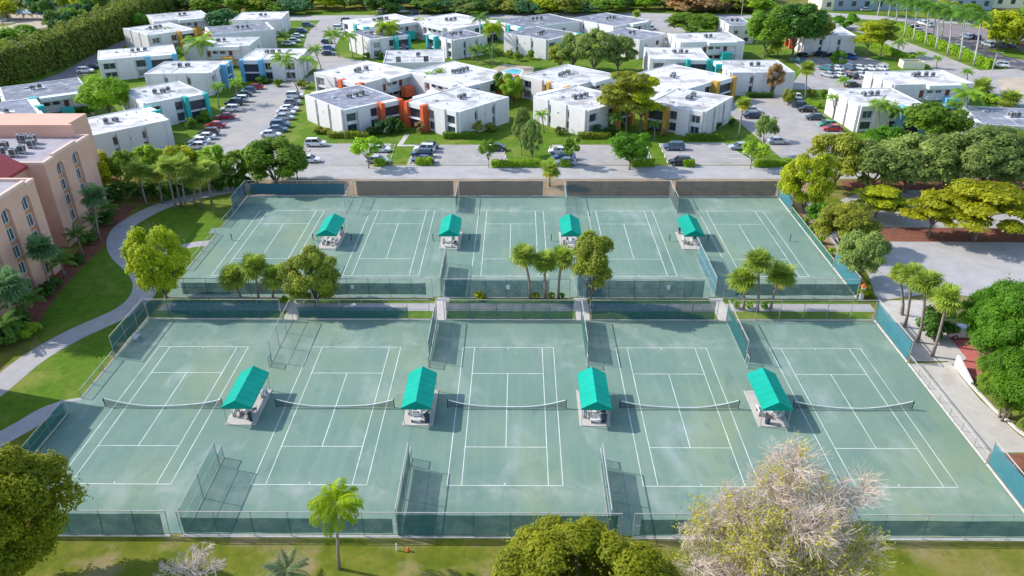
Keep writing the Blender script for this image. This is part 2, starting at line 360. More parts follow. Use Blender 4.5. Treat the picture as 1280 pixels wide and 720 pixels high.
psheet('lawn', M['lawn'], [(40,410),(70,365),(120,318),(150,300),(176,345),(170,372),(120,402),(55,434)], .005)
psheet('lawn', M['lawn'], [(-40,540),(10,482),(110,412),(176,384),(176,392),(132,452),(104,498),(60,506),(0,546)], .005)
psheet('lawn', M['lawn'], [(165,290),(200,262),(285,246),(300,244),(286,268),(250,316),(222,350),(212,374),(186,374),(190,350)], .004)
psheet('lawn', M['lawn'], [(626,180),(690,180),(688,206),(638,206)], .018)
psheet('lawn', M['lawn'], [(505,128),(640,120),(690,180),(628,181),(519,181),(489,179.5),(382,179.5),(345,178),(346,170),(376,132)], .008)
# walk between the two rows
sheet('sidewalk', M['path'], [(-46.5,20.6),(48.2,20.7),(48.2,22.7),(-46.5,22.6)], .020)
for x in (-28.4, -9.0, 9.6, 27.9):
    sheet('gate_walk', M['concrete'], [(x-.9,18.3),(x+.9,18.3),(x+.9,24.2),(x-.9,24.2)], .026)

sheet('lawn', M['lawn'], [(-46.6,18.7),(46.8,18.8),(46.8,24.0),(-46.6,24.0)], .012)
# ---------------------------------------------------------------- courts
FX = [-37.25, -18.60, 0.0, 18.57, 37.21]; BX = [-37.44, -18.59, -.09, 18.41, 37.17]; BY = 42.33
def slab(name, pts, z, mat):
    mb = MB(); n = len(pts)
    mb.add([(x,y,z) for x,y in pts] + [(x,y,-.2) for x,y in pts], [tuple(range(n))] + [(i, n+i, n+(i+1)%n, (i+1)%n) for i in range(n)])
    o = part(name, mb, mat); o['kind'] = 'structure'
slab('tennis_court_surface', [(-46.9,-18.0),(46.9,-18.0),(46.9,18.2),(-46.9,18.2),(-46.9,1.2),(-48.6,.6),(-49.2,-1.4),(-46.9,-1.2)], .04, M['court'])
slab('tennis_court_surface', [(-46.9,24.4),(46.9,24.4),(46.9,60.6),(-46.9,60.6),(-46.9,47.2),(-48.6,46.8),(-48.6,44.9),(-46.9,44.8)], .04, M['court'])
def court_lines(cx, cy, w):
    mb = MB(); z = .045
    def bar(x0, y0, x1, y1): mb.add([(x0,y0,z),(x1,y0,z),(x1,y1,z),(x0,y1,z)], [(0,1,2,3)])
    D, S, L, V = 5.485, 4.115, 11.885, 6.4; h = w/2
    for s in (-1, 1):
        bar(cx+s*D-h, cy-L, cx+s*D+h, cy+L)
        bar(cx+s*S-h, cy-L+h, cx+s*S+h, cy+L-h)
        bar(cx-D+h, cy+s*L-h, cx-S-h, cy+s*L+h); bar(cx-S+h, cy+s*L-h, cx+S-h, cy+s*L+h); bar(cx+S+h, cy+s*L-h, cx+D-h, cy+s*L+h)
        bar(cx-S+h, cy+s*V-h, cx+S-h, cy+s*V+h)
        bar(cx-.05, cy+s*(L-.25)-.1, cx+.05, cy+s*(L-.25)+.1)
    bar(cx-h, cy-V+h, cx+h, cy+V-h)
    o = part('court_lines', mb, M['line']); o['kind'] = 'structure'
for x in FX: court_lines(x, 0, .062)
for x in BX: court_lines(x, BY, .068)

ORD = ['first', 'second', 'third', 'fourth', 'fifth', 'sixth', 'seventh', 'eighth', 'ninth', 'tenth', 'eleventh', 'twelfth', 'thirteenth', 'fourteenth']
# nets of the near row
def make_net(cx, i):
    t = thing('tennis_net', 'tennis net with white top tape across the %s near court from the left' % ORD[i], 'tennis net', (cx,0,.04), 0, 'nets of the near court row')
    W = 6.4; H = lambda x: .30 + .78*(abs(x)/W)**2.4
    for s in (-1, 1):
        p = MB().cyl(s*W, 0, 0, 1.12, .055, n=8); p.box(s*W-.03, s*W+.03, -.12, .1, .8, .95)
        part('post', p, M['dark_metal'], t)
    mb = MB(); tp = MB(); N = 24
    for k in range(N):
        a, b = -W+.08+(2*W-.16)*k/N, -W+.08+(2*W-.16)*(k+1)/N
        bow = lambda x: -.22*(1-(x/W)**2)+.05*math.sin(5*x/W+i)
        mb.quad((a,bow(a)*.3,.04),(b,bow(b)*.3,.04),(b,bow(b),H(b)-.04),(a,bow(a),H(a)-.04))
        tp.add([(a,bow(a)-.03,H(a)-.07),(b,bow(b)-.03,H(b)-.07),(b,bow(b)-.03,H(b)+.02),(a,bow(a)-.03,H(a)+.02),
                (a,bow(a)+.03,H(a)-.07),(b,bow(b)+.03,H(b)-.07),(b,bow(b)+.03,H(b)+.02),(a,bow(a)+.03,H(a)+.02)],
               [(0,1,2,3),(7,6,5,4),(3,2,6,7)])
    part('netting', mb, M['net'], t); part('top_tape', tp, M['tape'], t)
    part('centre_strap', MB().box(-.03,.03,-.30,-.20,0,.36), M['tape'], t)
for i, x in enumerate(FX): make_net(x, i)
# back row: only the posts stand, nets are down
for i, x in enumerate(BX):
    for s, w in ((-1,'left'), (1,'right')):
        o = part('net_post', MB().cyl(x+s*6.4, BY, .04, 1.15, .06, n=8).box(x+s*6.4-.05, x+s*6.4+.05, BY-.14, BY+.12, .75, .95), M['dark_metal'])
        tag(o, 'bare dark net post on the %s side of the %s far court from the left' % (w, ORD[i]), 'net post', 'net posts of the far courts')

# ---------------------------------------------------------------- fences
def fence(label, a, b, h=2.95, screens=(), step=3.1, chain='chain', mid=True, group='court fences', curb=True, name='chain_link_fence', posts='galv', postr=.045, lean=0.0):
    a = Vector((a[0], a[1], 0)); b = Vector((b[0], b[1], 0)); d = b-a; L = d.length; u = d/L; nn = Vector((-u.y, u.x, 0))
    rz = math.atan2(u.y, u.x); t = thing(name, label, 'fence', a, rz, group)
    k = max(1, round(L/step)); ln = lambda z: lean*z
    for i in range(k+1):
        x = min(max(L*i/k, .05), L-.05); part('post', MB().tube([(x,0,0),(x,ln(h),h+.06)], postr, 6), M[posts], t)
    part('top_rail', MB().tube([(.05,ln(h),h),(L-.05,ln(h),h)], .05, 6), M['rail'], t)
    if mid: part('middle_rail', MB().tube([(.05,ln(h*.52),h*.52),(L-.05,ln(h*.52),h*.52)], .028, 5), M['galv'], t)
    part('bottom_rail', MB().tube([(.05,0,.12),(L-.05,0,.12)], .028, 5), M['rail'], t)
    part('chain_link', MB().quad((.05,.06,.08),(L-.05,.06,.08),(L-.05,.06+ln(h),h-.03),(.05,.06+ln(h),h-.03)), M[chain], t)
    for (x0, x1, z0, z1, mt) in screens:
        x1 = min(x1, L-.12); N = max(2, int((x1-x0)/1.5)); mb = MB(); rr = random.Random(int(x0*7+L))
        xs = [x0+(x1-x0)*j/N for j in range(N+1)]; zz = [(z0+rr.uniform(-.05,.05), z1+rr.uniform(-.04,.03)) for _ in xs]
        for j in range(N):
            mb.quad((xs[j],-.06+ln(zz[j][0]),zz[j][0]),(xs[j+1],-.06+ln(zz[j+1][0]),zz[j+1][0]),(xs[j+1],-.07+ln(zz[j+1][1]),zz[j+1][1]),(xs[j],-.07+ln(zz[j][1]),zz[j][1]))
        part('windscreen', mb, M[mt], t)
    if curb: part('kerb', MB().box(0, L, -.12, .12, -.1, .085), M['curb'], t)
    return t
# near row, south side
fence('green screened fence leaning at the bottom left of the near courts', (-46.9,-18.25), (-29.2,-18.25), 2.7, [(.3,17.2,.12,2.45,'ws_teal')], lean=.10)
fence('long green screened fence along the near edge of the courts on the grass', (-28.2,-18.25), (10.2,-18.25), 2.9, [(.3,18.6,.5,2.25,'ws_teal'),(19.0,38.0,.12,2.7,'ws_teal')], step=3.2)
fence('green screened fence on the near edge behind the bare grey tree', (11.2,-18.25), (47,-18.25), 2.9, [(.6,35.5,.5,2.3,'ws_teal')], step=3.5)
# near row, north side
NF = [(-46.9,-29.4,'first',[(.3,17.2,.3,2.75,'ws_thin')]), (-27.5,-10.2,'second',[(.3,14.5,.3,1.9,'ws_thin')]), (-8.4,8.6,'third',[(.3,16.6,.15,2.75,'ws_thin')]), (10.4,26.8,'fourth',[(.3,16,.15,2.8,'ws_thin')])]
for x0, x1, w, sc in NF:
    fence('see-through green screened fence behind the %s near court from the left' % w, (x0,18.45), (x1,18.45), 2.95, sc)
fence('bare chain link fence behind the right-hand end court of the near row', (28.7,18.45), (46.9,18.55), 2.95, [])
# near row, sides
fence('teal screened fence at the upper left corner by the curved path', (-47,19.0), (-47,9.4), 3.0, [(.3,9.3,.3,2.6,'ws_teal')])
fence('low wire fence on the lawn side of the left near court', (-47,9.2), (-47,1.4), 1.1, [], mid=False)
fence('green mesh fence running down to the big tree at left', (-47.2,-1.2), (-47.2,-18.0), 1.9, [(.2,16,.1,1.6,'ws_thin')], chain='chain_green')
fence('blue screened fence beside the leaning palms on the pavement', (47.1,18.6), (47.1,8.9), 3.0, [(.2,9.5,.35,2.75,'ws_sky')])
fence('low chain link fence along the bare concrete pad', (47.1,8.7), (47.1,-8.5), 1.15, [], step=2.5, mid=False)
fence('blue screened fence at the lower right corner of the courts', (47.1,-8.6), (47.1,-18.2), 3.0, [(.2,9.5,.35,2.75,'ws_sky')])
# dividers
DX = [-27.95, -9.3, 9.3, 27.95]
for i, x in enumerate(DX):
    sc_f = [None, [(.3,9.4,.3,2.6,'ws_teal')], [(.3,9.4,.3,2.5,'ws_teal')], [(.3,9.3,.3,2.6,'ws_teal')]][i] or []
    fence('divider fence with low tail, far half, between near courts %s and %s from the left' % (ORD[i], ORD[i+1]), (x,18.3), (x,8.6), 3.1, sc_f, group='divider fences between courts', curb=False)
    sc_n = [[(.1,9,.1,3.0,'chain_green')], [(.3,8.5,.3,2.5,'ws_teal')], [(.3,8.5,.3,2.5,'ws_teal')], []][i]
    fence('divider fence, close half, between near courts %s and %s from the left' % (ORD[i], ORD[i+1]), (x,-18.1), (x,-9.4), 3.1, sc_n, group='divider fences between courts', curb=False, step=4.3)
    for (y0, y1, w) in ((8.5, 7.5, 'far'), (-9.3, -8.1, 'close')):
        fence('short low end panel of the %s divider between near courts %s and %s' % (w, ORD[i], ORD[i+1]), (x,y0), (x,y1), 1.5, [], mid=False, group='divider end panels', curb=False, chain='chain_green')
    xb = x - .1
    scb = [[], [(.3,7,.3,2.5,'ws_teal')], [(.3,7,.3,2.5,'chain_green')], [(.3,7,.3,2.6,'ws_brown')]][i]
    fence('divider fence, far half, between far courts %s and %s from the left' % (ORD[i], ORD[i+1]), (xb,60.6), (xb,53.0), 3.1, scb, group='divider fences between courts', curb=False)
    scc = [[(.3,9,.3,2.5,'ws_teal')], [(.3,9,.3,2.6,'ws_teal')], [(.3,9.5,.2,2.8,'ws_sky')], [(.3,11.5,.2,2.8,'ws_sky')]][i]
    fence('divider fence, close half, between far courts %s and %s from the left' % (ORD[i], ORD[i+1]), (xb,24.4), (xb,24.4+(10.2 if i<3 else 13)), 3.0, scc, group='divider fences between courts', curb=False)
# back row, south side
SFB = [(-46.9,-29.3,'first',(2.5,16.8)), (-27.7,-10.4,'second',(1.3,16.4)), (-9.0,8.2,'third',(.3,14.3)), (10.0,27.0,'fourth',(.4,16.2)), (28.9,47.0,'fifth',(1.6,17.9))]
for x0, x1, w, (s0, s1) in SFB:
    th = w in ('third', 'fourth')
    fence('green screened fence on the near side of the %s far court from the left' % w, (x0,24.2), (x1,24.25), 2.9, [(s0,s1,.15 if th else .5,2.75 if th else 2.25,'ws_thin' if th else 'ws_teal')])
# back row, north side
fence('blue screened fence behind the left end court of the far row', (-46.9,60.9), (-29.3,60.9), 2.9, [(.5,17.2,.35,2.35,'ws_blue')])
for x0, x1, w in ((-27.6,-10.3,'second'), (-9.4,5.6,'third'), (9.6,28.2,'fourth'), (28.8,46.8,'fifth')):
    fence('brown meshed fence between the street and the %s far court from the left' % w, (x0,60.9), (x1,60.95), 2.9, [(.1,20,.1,2.85,'ws_brown')], step=2.9)
fence('open wire fence below the lone palm at the street', (5.8,60.9), (9.4,60.9), 2.9, [], step=1.8)
fence('tall blue screened fence at the far right corner of the courts', (47.1,60.8), (47.1,53.4), 3.0, [(.2,7.2,.3,2.85,'ws_sky')])
fence('low green fence along the orange dirt strip', (47.1,53.2), (47.1,33.6), 1.2, [(.2,19.3,.1,1.05,'chain_green')], mid=False, chain='chain_green')
fence('blue screened fence at the near right corner of the far courts', (47.1,33.4), (47.1,24.5), 3.0, [(.2,8.7,.3,2.85,'ws_sky')])
fence('tall blue screened fence at the far left corner by the palm row', (-47.1,60.8), (-47.1,53.0), 3.0, [(.2,7.6,.2,2.9,'ws_blue')])
fence('low wire fence on the lawn above the left path gap', (-47.1,52.8), (-47.1,47.4), 1.2, [], mid=False, chain='chain_green')
fence('low wire fence on the lawn below the left path gap', (-47.1,44.6), (-47.1,32.0), 1.0, [], mid=False)
# small white notices on the fences
for px, py, y, w in ((441.5,356,24.1,'left'),(635,358.5,24.1,'middle'),(835.5,358.5,24.1,'right')):
    z = 1.75; p = G(px, py, z)
    t = thing('notice_sign', '%s of the three small white notices on the green fence' % {'left':'leftmost','middle':'middle','right':'rightmost'}[w], 'sign', (p.x, 24.05, z), 0, 'notices on the court fence')
    part('board', MB().box(-.22,.22,-.02,.0,-.3,.3), M['tape'], t)

# ---------------------------------------------------------------- shelters between the courts
def shelter(x, y, row, i):
    t = thing('shade_shelter', 'turquoise gabled shade canopy between %s courts %s and %s from the left' % (row, ORD[i], ORD[i+1]), 'shelter', (x,y,.04), 0, 'turquoise shelters between courts')
    W, L, E, Rg = 1.55, 3.15, 2.38, 3.25; mb = MB(); N = 6
    # gabled fabric, slightly sagging between frames, with hanging valance and closed gable ends
    for k in range(N):
        y0, y1 = -L+2*L*k/N, -L+2*L*(k+1)/N; ym = (y0+y1)/2
        for s in (-1, 1):
            q = [(0,y0,Rg),(0,ym,Rg-.02),(0,y1,Rg),(s*W*.5,y0,(E+Rg)/2),(s*W*.5,ym,(E+Rg)/2-.05),(s*W*.5,y1,(E+Rg)/2),(s*W,y0,E),(s*W,ym,E-.01),(s*W,y1,E)]
            fs = [(0,3,4,1),(1,4,5,2),(3,6,7,4),(4,7,8,5)]
            mb.add(q, fs if s < 0 else [f[::-1] for f in fs])
    part('canopy', mb, M['canopy'], t)
    vb = MB()
    for s in (-1, 1):
        vb.box(s*W-.012, s*W+.012, -L, L, E-.22, E)
        vb.add([(-W,s*L,E-.22),(W,s*L,E-.22),(W,s*L,E),(0,s*L,Rg),(-W,s*L,E)], [(0,1,2,3,4)])
    part('valance', vb, M['canopy'], t)
    for sx in (-1, 1):
        for yy in (-2.95, 2.95): part('post', MB().cyl(sx*1.42, yy, 0, E, .04, n=8), M['galv'], t)
    for k in range(1, N):
        y0 = -L+2*L*k/N; part('seam', MB().tube([(-W-.01,y0,E+.005),(0,y0,Rg+.012),(W+.01,y0,E+.005)], .006, 4), M['canopy'], t)
    part('frame', MB().tube([(0,-L,Rg-.06),(0,L,Rg-.06)], .03, 6).tube([(-W+.02,-L,E-.05),(-W+.02,L,E-.05)], .03, 6).tube([(W-.02,-L,E-.05),(W-.02,L,E-.05)], .03, 6), M['galv'], t)
    part('pad', MB().box(-1.62,1.62,-3.1,3.15,-.1,.07), M['concrete'], t)
    return t
def bench(x, y, z, rz, label):
    t = thing('bench', label, 'bench', (x,y,z), rz, 'benches under the shelters')
    part('seat', MB().box(-.6,.6,-.2,-.02,.42,.46).box(-.6,.6,.02,.2,.42,.46), M['plastic_white'], t)
    part('backrest', MB().box(-.6,.6,.23,.27,.55,.7).box(-.6,.6,.25,.29,.75,.88), M['plastic_white'], t)
    for s in (-1, 1): part('leg', MB().box(s*.5-.04,s*.5+.04,-.18,.18,0,.42).box(s*.5-.03,s*.5+.03,.19,.24,0,.88), M['plastic_grey'], t)
def trash(x, y, z, label):
    t = thing('trash_can', label, 'trash can', (x,y,z), 0, 'trash cans on the shelter pads')
    part('bin', MB().tube([(0,0,0),(0,0,.05),(0,0,.82)], [.24,.25,.30], 14), M['bin'], t, True)
    part('rim', MB().tube([(0,0,.82),(0,0,.88)], [.325,.325], 14), M['ac_dark'], t)
def table(x, y, z, label):
    t = thing('cafe_table', label, 'table', (x,y,z), 0, 'tables under the shelters')
    part('table_top', MB().cyl(0,0,.7,.74,.5,n=18), M['plastic_white'], t)
    part('pedestal', MB().cyl(0,0,.03,.7,.05,n=8).cyl(0,0,0,.04,.3,.26,14), M['plastic_grey'], t)
def chair(x, y, z, rz, label, mt='plastic_white'):
    t = thing('patio_chair', label, 'chair', (x,y,z), rz, 'chairs under the shelters')
    part('seat', MB().box(-.23,.23,-.23,.23,.40,.44), M[mt], t)
    part('backrest', MB().box(-.23,.23,.22,.26,.44,.86), M[mt], t)
    for sx in (-1,1):
        for sy in (-1,1): part('leg', MB().box(sx*.2-.02,sx*.2+.02,sy*.2-.02,sy*.2+.02,0,.40), M[mt], t)
def cooler(x, y, z, label):
    t = thing('water_cooler', label, 'water cooler', (x,y,z), 0, 'water coolers beside the pads')
    part('stand', MB().box(-.2,.2,-.2,.2,0,.5), M['plastic_grey'], t)
    part('tank', MB().cyl(0,0,.5,.98,.19,.17,14), M['dark_metal'], t)
    part('lid', MB().cyl(0,0,.98,1.04,.2,.16,14), M['bin'], t)
for row, y in (('near', 0), ('far', BY)):
    for i in range(4):
        x = DX[i] + (0 if row == 'near' else -.08); rr = random.Random(i*3+int(y))
        shelter(x, y, row, i); z = .11; w = '%s %s-row shelter from the left' % (ORD[i], row)
        if row == 'near': trash(x+(.95 if i<3 else -.6), y-2.35-.2*(i%2), z, 'dark blue trash can at the ' + w)
        else: cooler(x+(1.1 if i==0 else -1.1), y+2.6, z, 'dark water cooler behind the ' + w)
        bench(x-.95, y-1.3+.4*(i%2), z, PI/2, 'pale bench, left edge, under the ' + w)
        if i in (1,2): bench(x-.2+.3*i-.3, y-2.5, z, 0, 'pale bench across the near end of the ' + w)
        if i in (0,3): bench(x+1.05, y-.6+(2.6 if i==0 else -.6), z, -PI/2, 'pale bench, right edge, at the ' + w)
        table(x+.25, y-1.25, z, 'small pale table under the ' + w)
        for k, an in enumerate((.4, 2.4, 4.4)):
            chair(x+.25+.72*math.cos(an+i), y-1.25+.72*math.sin(an+i), z, an+i-PI/2, '%s patio chair under the %s' % (('grey','white','dark')[k], w), ('plastic_grey','plastic_white','ac_dark')[k])

# ---------------------------------------------------------------- white flat-roofed apartment blocks
HC = 7.2
ACC = {'orange':(.70,.135,.05,1), 'teal':(.04,.42,.38,1), 'ochre':(.58,.33,.06,1), 'blue':(.16,.44,.66,1), 'red':(.42,.07,.05,1)}
def wbox(mb, w, a0, a1, d0, d1, z0, z1, mi=0): mb.obox(w[0], w[1], w[2], a0, a1, d0, d1, z0, z1, mi)
def window(par, w, a, z, ww, hh, d=0.0, glass='glass', fr='frame'):
    f = MB(); t = .07
    wbox(f, w, a-ww/2-t, a-ww/2, d+.005, d+.09, z-t, z+hh+t); wbox(f, w, a+ww/2, a+ww/2+t, d+.005, d+.09, z-t, z+hh+t)
    wbox(f, w, a-ww/2, a+ww/2, d+.005, d+.09, z-t, z); wbox(f, w, a-ww/2, a+ww/2, d+.005, d+.09, z+hh, z+hh+t)
    if ww > .9: wbox(f, w, a-.03, a+.03, d+.03, d+.08, z, z+hh)
    fo = part('window', f, M[fr], par)
    g = MB(); wbox(g, w, a-ww/2, a+ww/2, d+.008, d+.03, z, z+hh)
    part('pane', g, M[glass], fo)
def ac_unit(par, x, y, z, rz, rr):
    u = MB(); c, s = math.cos(rz), math.sin(rz); w, h = .48, rr.uniform(.85, 1.1)
    P = lambda a, b, q: (x+c*a-s*b, y+s*a+c*b, q)
    def bx(a0,a1,b0,b1,z0,z1,mi=0):
        u.add([P(a0,b0,z0),P(a1,b0,z0),P(a1,b1,z0),P(a0,b1,z0),P(a0,b0,z1),P(a1,b0,z1),P(a1,b1,z1),P(a0,b1,z1)],[(0,3,2,1),(4,5,6,7),(0,1,5,4),(1,2,6,5),(2,3,7,6),(3,0,4,7)],mi)
    for a in (-w+.05, w-.11): bx(a,a+.06,-w,w,z,z+.3)
    bx(-w,w,-w,w,z+.3,z+.3+h); bx(-w-.01,w+.01,-w+.1,w-.1,z+.42,z+.2+h,1)
    bx(-w+.1,w-.1,-w-.01,w+.01,z+.42,z+.2+h,1)
    o = part('air_conditioner', u, [M['ac'], M['ac_dark']], par)
    part('fan', MB().cyl(x, y, z+.3+h, z+.36+h, .36, n=12), M['ac_dark'], o)
def condo(label, Lp, Fp, Rp, acc, roof, S, W, E='plain', N='plain', fl=(0,0,0,0), lx=None, ly=None, H=HC, nac=2, seed=0, wing=None, zz=None):
    "Lp, Fp, Rp: left, front and right roof corners in the photo; S is the side from Fp to Rp, W from Lp to Fp"
    ZS = .78 if H > 5 else 1.0; zz = (H+.15)*ZS if zz is None else zz
    l, f, r = G(*Lp, zz), G(*Fp, zz), G(*Rp, zz)
    a1 = math.atan2(r.y-f.y, r.x-f.x); a2 = math.atan2(l.y-f.y, l.x-f.x) - PI/2
    d1, d2 = (r-f).length, (l-f).length
    a = a1 + ((a2-a1+PI) % (2*PI) - PI) * d2/(d1+d2)
    if lx is not None and lx < 0: a = a1
    if ly is not None and ly < 0: a = a2
    LX = abs(lx) if lx else d1; LY = abs(ly) if ly else d2
    rr = random.Random(seed+7)
    t = thing('apartment_block', label, 'apartment block', (f.x,f.y,0), a, 'white apartment blocks'); t.scale = (1,1,ZS)
    b = MB().box(0,LX,0,LY,0,H)
    if wing: b.box(*wing, 0, H-.01)
    sides = {'S':((0,0),(1,0),(0,-1),LX), 'E':((LX,0),(0,1),(1,0),LY), 'N':((LX,LY),(-1,0),(0,1),LX), 'W':((0,LY),(0,-1),(-1,0),LY)}
    fins = []; wins = []; fas = []; drk = []; drs = []; slabs = []
    def wb2(lst, *a):
        q = MB(); wbox(q, *a); lst.append(q)
    for (k, kind, flip) in (('S',S,fl[0]),('E',E,fl[1]),('N',N,fl[2]),('W',W,fl[3])):
        o, u, n, L = sides[k]
        if flip: o = (o[0]+u[0]*L, o[1]+u[1]*L); u = (-u[0],-u[1])
        w = (o, u, n); sb = MB(); slabs.append(sb)
        if kind == 'end':
            g = 1.0; p = (L-2*g)/3
            for j in range(3):
                wbox(b, w, j*(p+g), j*(p+g)+p, 0, .55, 0, H+.28)
                if j < 2:
                    c = j*(p+g)+p+g/2
                    for z in (1.0, 3.9): wins.append((w, c, z, .62, 1.75, 0))
                    wb2(fas, w, c-g/2+.01, c+g/2-.01, 0, .30, H-.9, H+.12)
                    wb2(fas, w, c-g/2+.01, c+g/2-.01, 0, .2, 3.0, 3.5)
            lt = MB(); wbox(lt, w, L/2-.15, L/2+.15, .55, .60, 4.6, 4.9); part('wall_lamp', lt, M['screen'], t)
        elif kind == 'fac':
            s = L/14.0
            wbox(b, w, 0, .35*s, 0, .5, 0, H+.25)
            wb2(fas, w, .35*s, 3.1*s, 0, .45, H-1.1, H+.18); wb2(fas, w, .35*s, 3.1*s, 0, .25, 2.9, 3.5)
            for z in (.9, 3.95): wins.append((w, 1.75*s, z, 2.0*s, 1.9, 0))
            wbox(b, w, 3.1*s, 6.2*s, 0, .7, 0, H+.28)
            for z in (.7, 3.9): wins.append((w, 7.3*s, z, 1.5*s, 2.1, 0))
            wb2(fas, w, 6.2*s, 8.3*s, 0, .4, H-1.0, H+.18); wb2(fas, w, 6.2*s, 8.3*s, 0, .2, 2.9, 3.5)
            for a0 in (8.3, 13.1): wb2(fins, w, a0*s, a0*s+.9*s, 0, 1.9, 0, H+.32)
            wb2(fas, w, 9.2*s, 13.1*s, 0, 1.5, H-1.15, H+.2); wbox(sb, w, 9.2*s, 13.1*s, 0, 1.55, 2.95, 3.3)
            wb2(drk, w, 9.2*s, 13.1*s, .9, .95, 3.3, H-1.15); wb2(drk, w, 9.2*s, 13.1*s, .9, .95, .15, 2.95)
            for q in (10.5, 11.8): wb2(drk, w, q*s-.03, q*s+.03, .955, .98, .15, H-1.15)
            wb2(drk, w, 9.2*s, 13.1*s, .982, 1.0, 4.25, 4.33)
        elif kind == 'gal':
            wb2(fas, w, .40*L, .86*L, 0, 1.7, H-1.0, H+.2)
            wbox(sb, w, .40*L, .86*L, 0, 1.7, 3.0, 3.25)
            for q in (.40, .53, .66, .80): wbox(sb, w, q*L-.05, q*L+.05, 1.6, 1.7, 3.25, 4.2)
            wbox(sb, w, .40*L, .86*L, 1.63, 1.68, 4.12, 4.2)
            for q in (.47, .58):
                for z in (1.3, 4.6): wins.append((w, q*L, z, 1.3, .8, 0))
            for q in (.70, .37):
                for z in (.1, 3.3): wb2(drs, w, q*L-.5, q*L+.5, .005, .08, z, z+2.2)
            wb2(fins, w, .60*L, .76*L, 1.72, 3.6, .9, 4.0)
            wbox(b, w, 0, .33*L, 0, .35, 0, H+.25); wbox(b, w, .87*L, L, 0, .3, 0, H+.25)
        else:
            wbox(b, w, .02, L-.02, 0, .06, 0, H+.12)
            for q in (.25, .7):
                for z in (1.0, 4.0): wins.append((w, q*L, z, 1.2, 1.4, .06))
    part('wall', b, M['stucco'], t)
    for q in fas: part('fascia', q, M['stucco_fascia'], t)
    for q in slabs:
        if q.v: part('balcony', q, M['white_frame'], t)
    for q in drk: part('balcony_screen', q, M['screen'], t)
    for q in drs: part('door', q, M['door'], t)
    for q in fins: part('fin_wall', q, M['accent'], t).color = ACC[acc]
    for w in wins: window(t, *w, rr.choice(('glass','glass','glass','glass_blue','curtain')), rr.choice(('frame','frame','white_frame')))
    for q in range(3):
        w = (sides['S'][0], sides['S'][1], sides['S'][2]); xx = LX*(.05+.45*q)
        if S != 'fac': part('downpipe', MB().tube([(xx,-.62,0),(xx,-.62,H-.3)], .05, 6), M['stucco_fascia'], t)
    e = .22; rf = MB()
    rf.box(e,LX-e,e,LY-e,H,H+.03)
    if wing: rf.box(wing[0]+e, wing[1]-e, wing[2]+e, wing[3]-e, H, H+.032)
    ro = part('roof', rf, M['roof_grey' if roof == 'g' else 'roof_white'], t)
    pp = MB()
    for (x0,x1,y0,y1) in ((0,LX,0,e),(0,LX,LY-e,LY),(0,e,e,LY-e),(LX-e,LX,e,LY-e)): pp.box(x0,x1,y0,y1,H,H+.2)
    part('parapet', pp, M['stucco_fascia'], t)
    cx, cy = LX*rr.uniform(.42,.58), LY*rr.uniform(.45,.6)
    part('equipment_pad', MB().box(cx-1.7,cx+1.7,cy-1.0,cy+1.0,H,H+.07), M['roof_white'], ro)
    for j in range(nac): ac_unit(t, cx+(j-(nac-1)/2)*1.6+rr.uniform(-.2,.2), cy+rr.uniform(-.5,.5), H+.06, rr.uniform(-.5,.5), rr)
    part('conduit', MB().box(cx-1.2, cx-1.08, e, cy-1.05, H+.03, H+.14), M['ac'], ro)
    hx, hy = LX*rr.uniform(.15,.3), LY*rr.uniform(.6,.8); part('roof_hatch', MB().box(hx, hx+.9, hy, hy+.9, H+.03, H+.4), M['ac'], ro)
    for j in range(4): part('roof_vent', MB().cyl(LX*rr.uniform(.15,.85), LY*rr.uniform(.15,.85), H, H+.5, .12, n=8), M['ac'], ro)
    return t
B = condo
B('grey roofed apartment block with orange fin walls facing the street lots', (376,120.6),(428.7,137.3),(502.5,124.4),'orange','g','fac','end','plain','gal',seed=1,nac=3)
B('white roofed apartment block with orange fin walls beside the footpath', (508.8,126.2),(571.9,140),(638,121.9),'orange','w','end','fac','plain','gal',fl=(0,0,0,1),seed=2)
B('white roofed block with ochre walls mostly behind the two-trunked street tree', (666,121),(733.7,138),(768,130),'ochre','w','fac','end','plain','gal',lx=14.2,seed=3,nac=3)
B('white roofed block with tall ochre fin walls right of the two-trunked tree', (806,131),(880,139.5),(926,122.7),'ochre','w','end','fac','plain','gal',fl=(0,0,0,1),seed=4,nac=3)
B('white roofed block with an orange stair wall behind the grey roofed orange one', (398.7,89.4),(455,104),(514,87),'orange','w','gal','fac','plain','plain',seed=5,nac=3)
B('white roofed block left of the swimming pool with three palms at its wall', (519,87),(583,108),(631,91),'orange','w','fac','gal','plain','plain',seed=6,nac=4)
B('white roofed block right of the swimming pool with an ochre panel', (657,93),(715,108),(766,92),'ochre','w','gal','fac','plain','plain',seed=7,nac=3)
B('white roofed block behind the two-trunked tree with its air conditioners at right', (795,93),(850,113),(891,91),'ochre','w','fac','gal','plain','plain',seed=8,nac=2)
B('white block with a teal fin wall and three blank panels above a hedge', (886,75),(915,90.5),(994.4,90),'teal','w','end','fac','plain','plain',fl=(0,0,0,1),lx=-15.9,ly=13.8,seed=9)
B('white block with two teal fin walls and a window strip in the middle distance', (806,57),(815,73.5),(884,74),'teal','w','fac','end','plain','plain',seed=10,nac=3,lx=-15.5,ly=15)
B('white gallery block with a teal stair wall and a brown door', (851,40),(853,53),(938,51),'teal','w','gal','end','plain','plain',seed=11,lx=-19,ly=14)
B('small grey roofed block with bright white end wall at the far lane', (896,22),(913.5,32),(944,32),'red','g','plain','end','plain','plain',seed=12)
B('white block with slit windows behind the big dark tree, cars before it', (990,35),(1006.5,44),(1071,44.5),'orange','w','end','fac','plain','plain',fl=(0,0,0,1),seed=13,lx=-15.5,ly=14)
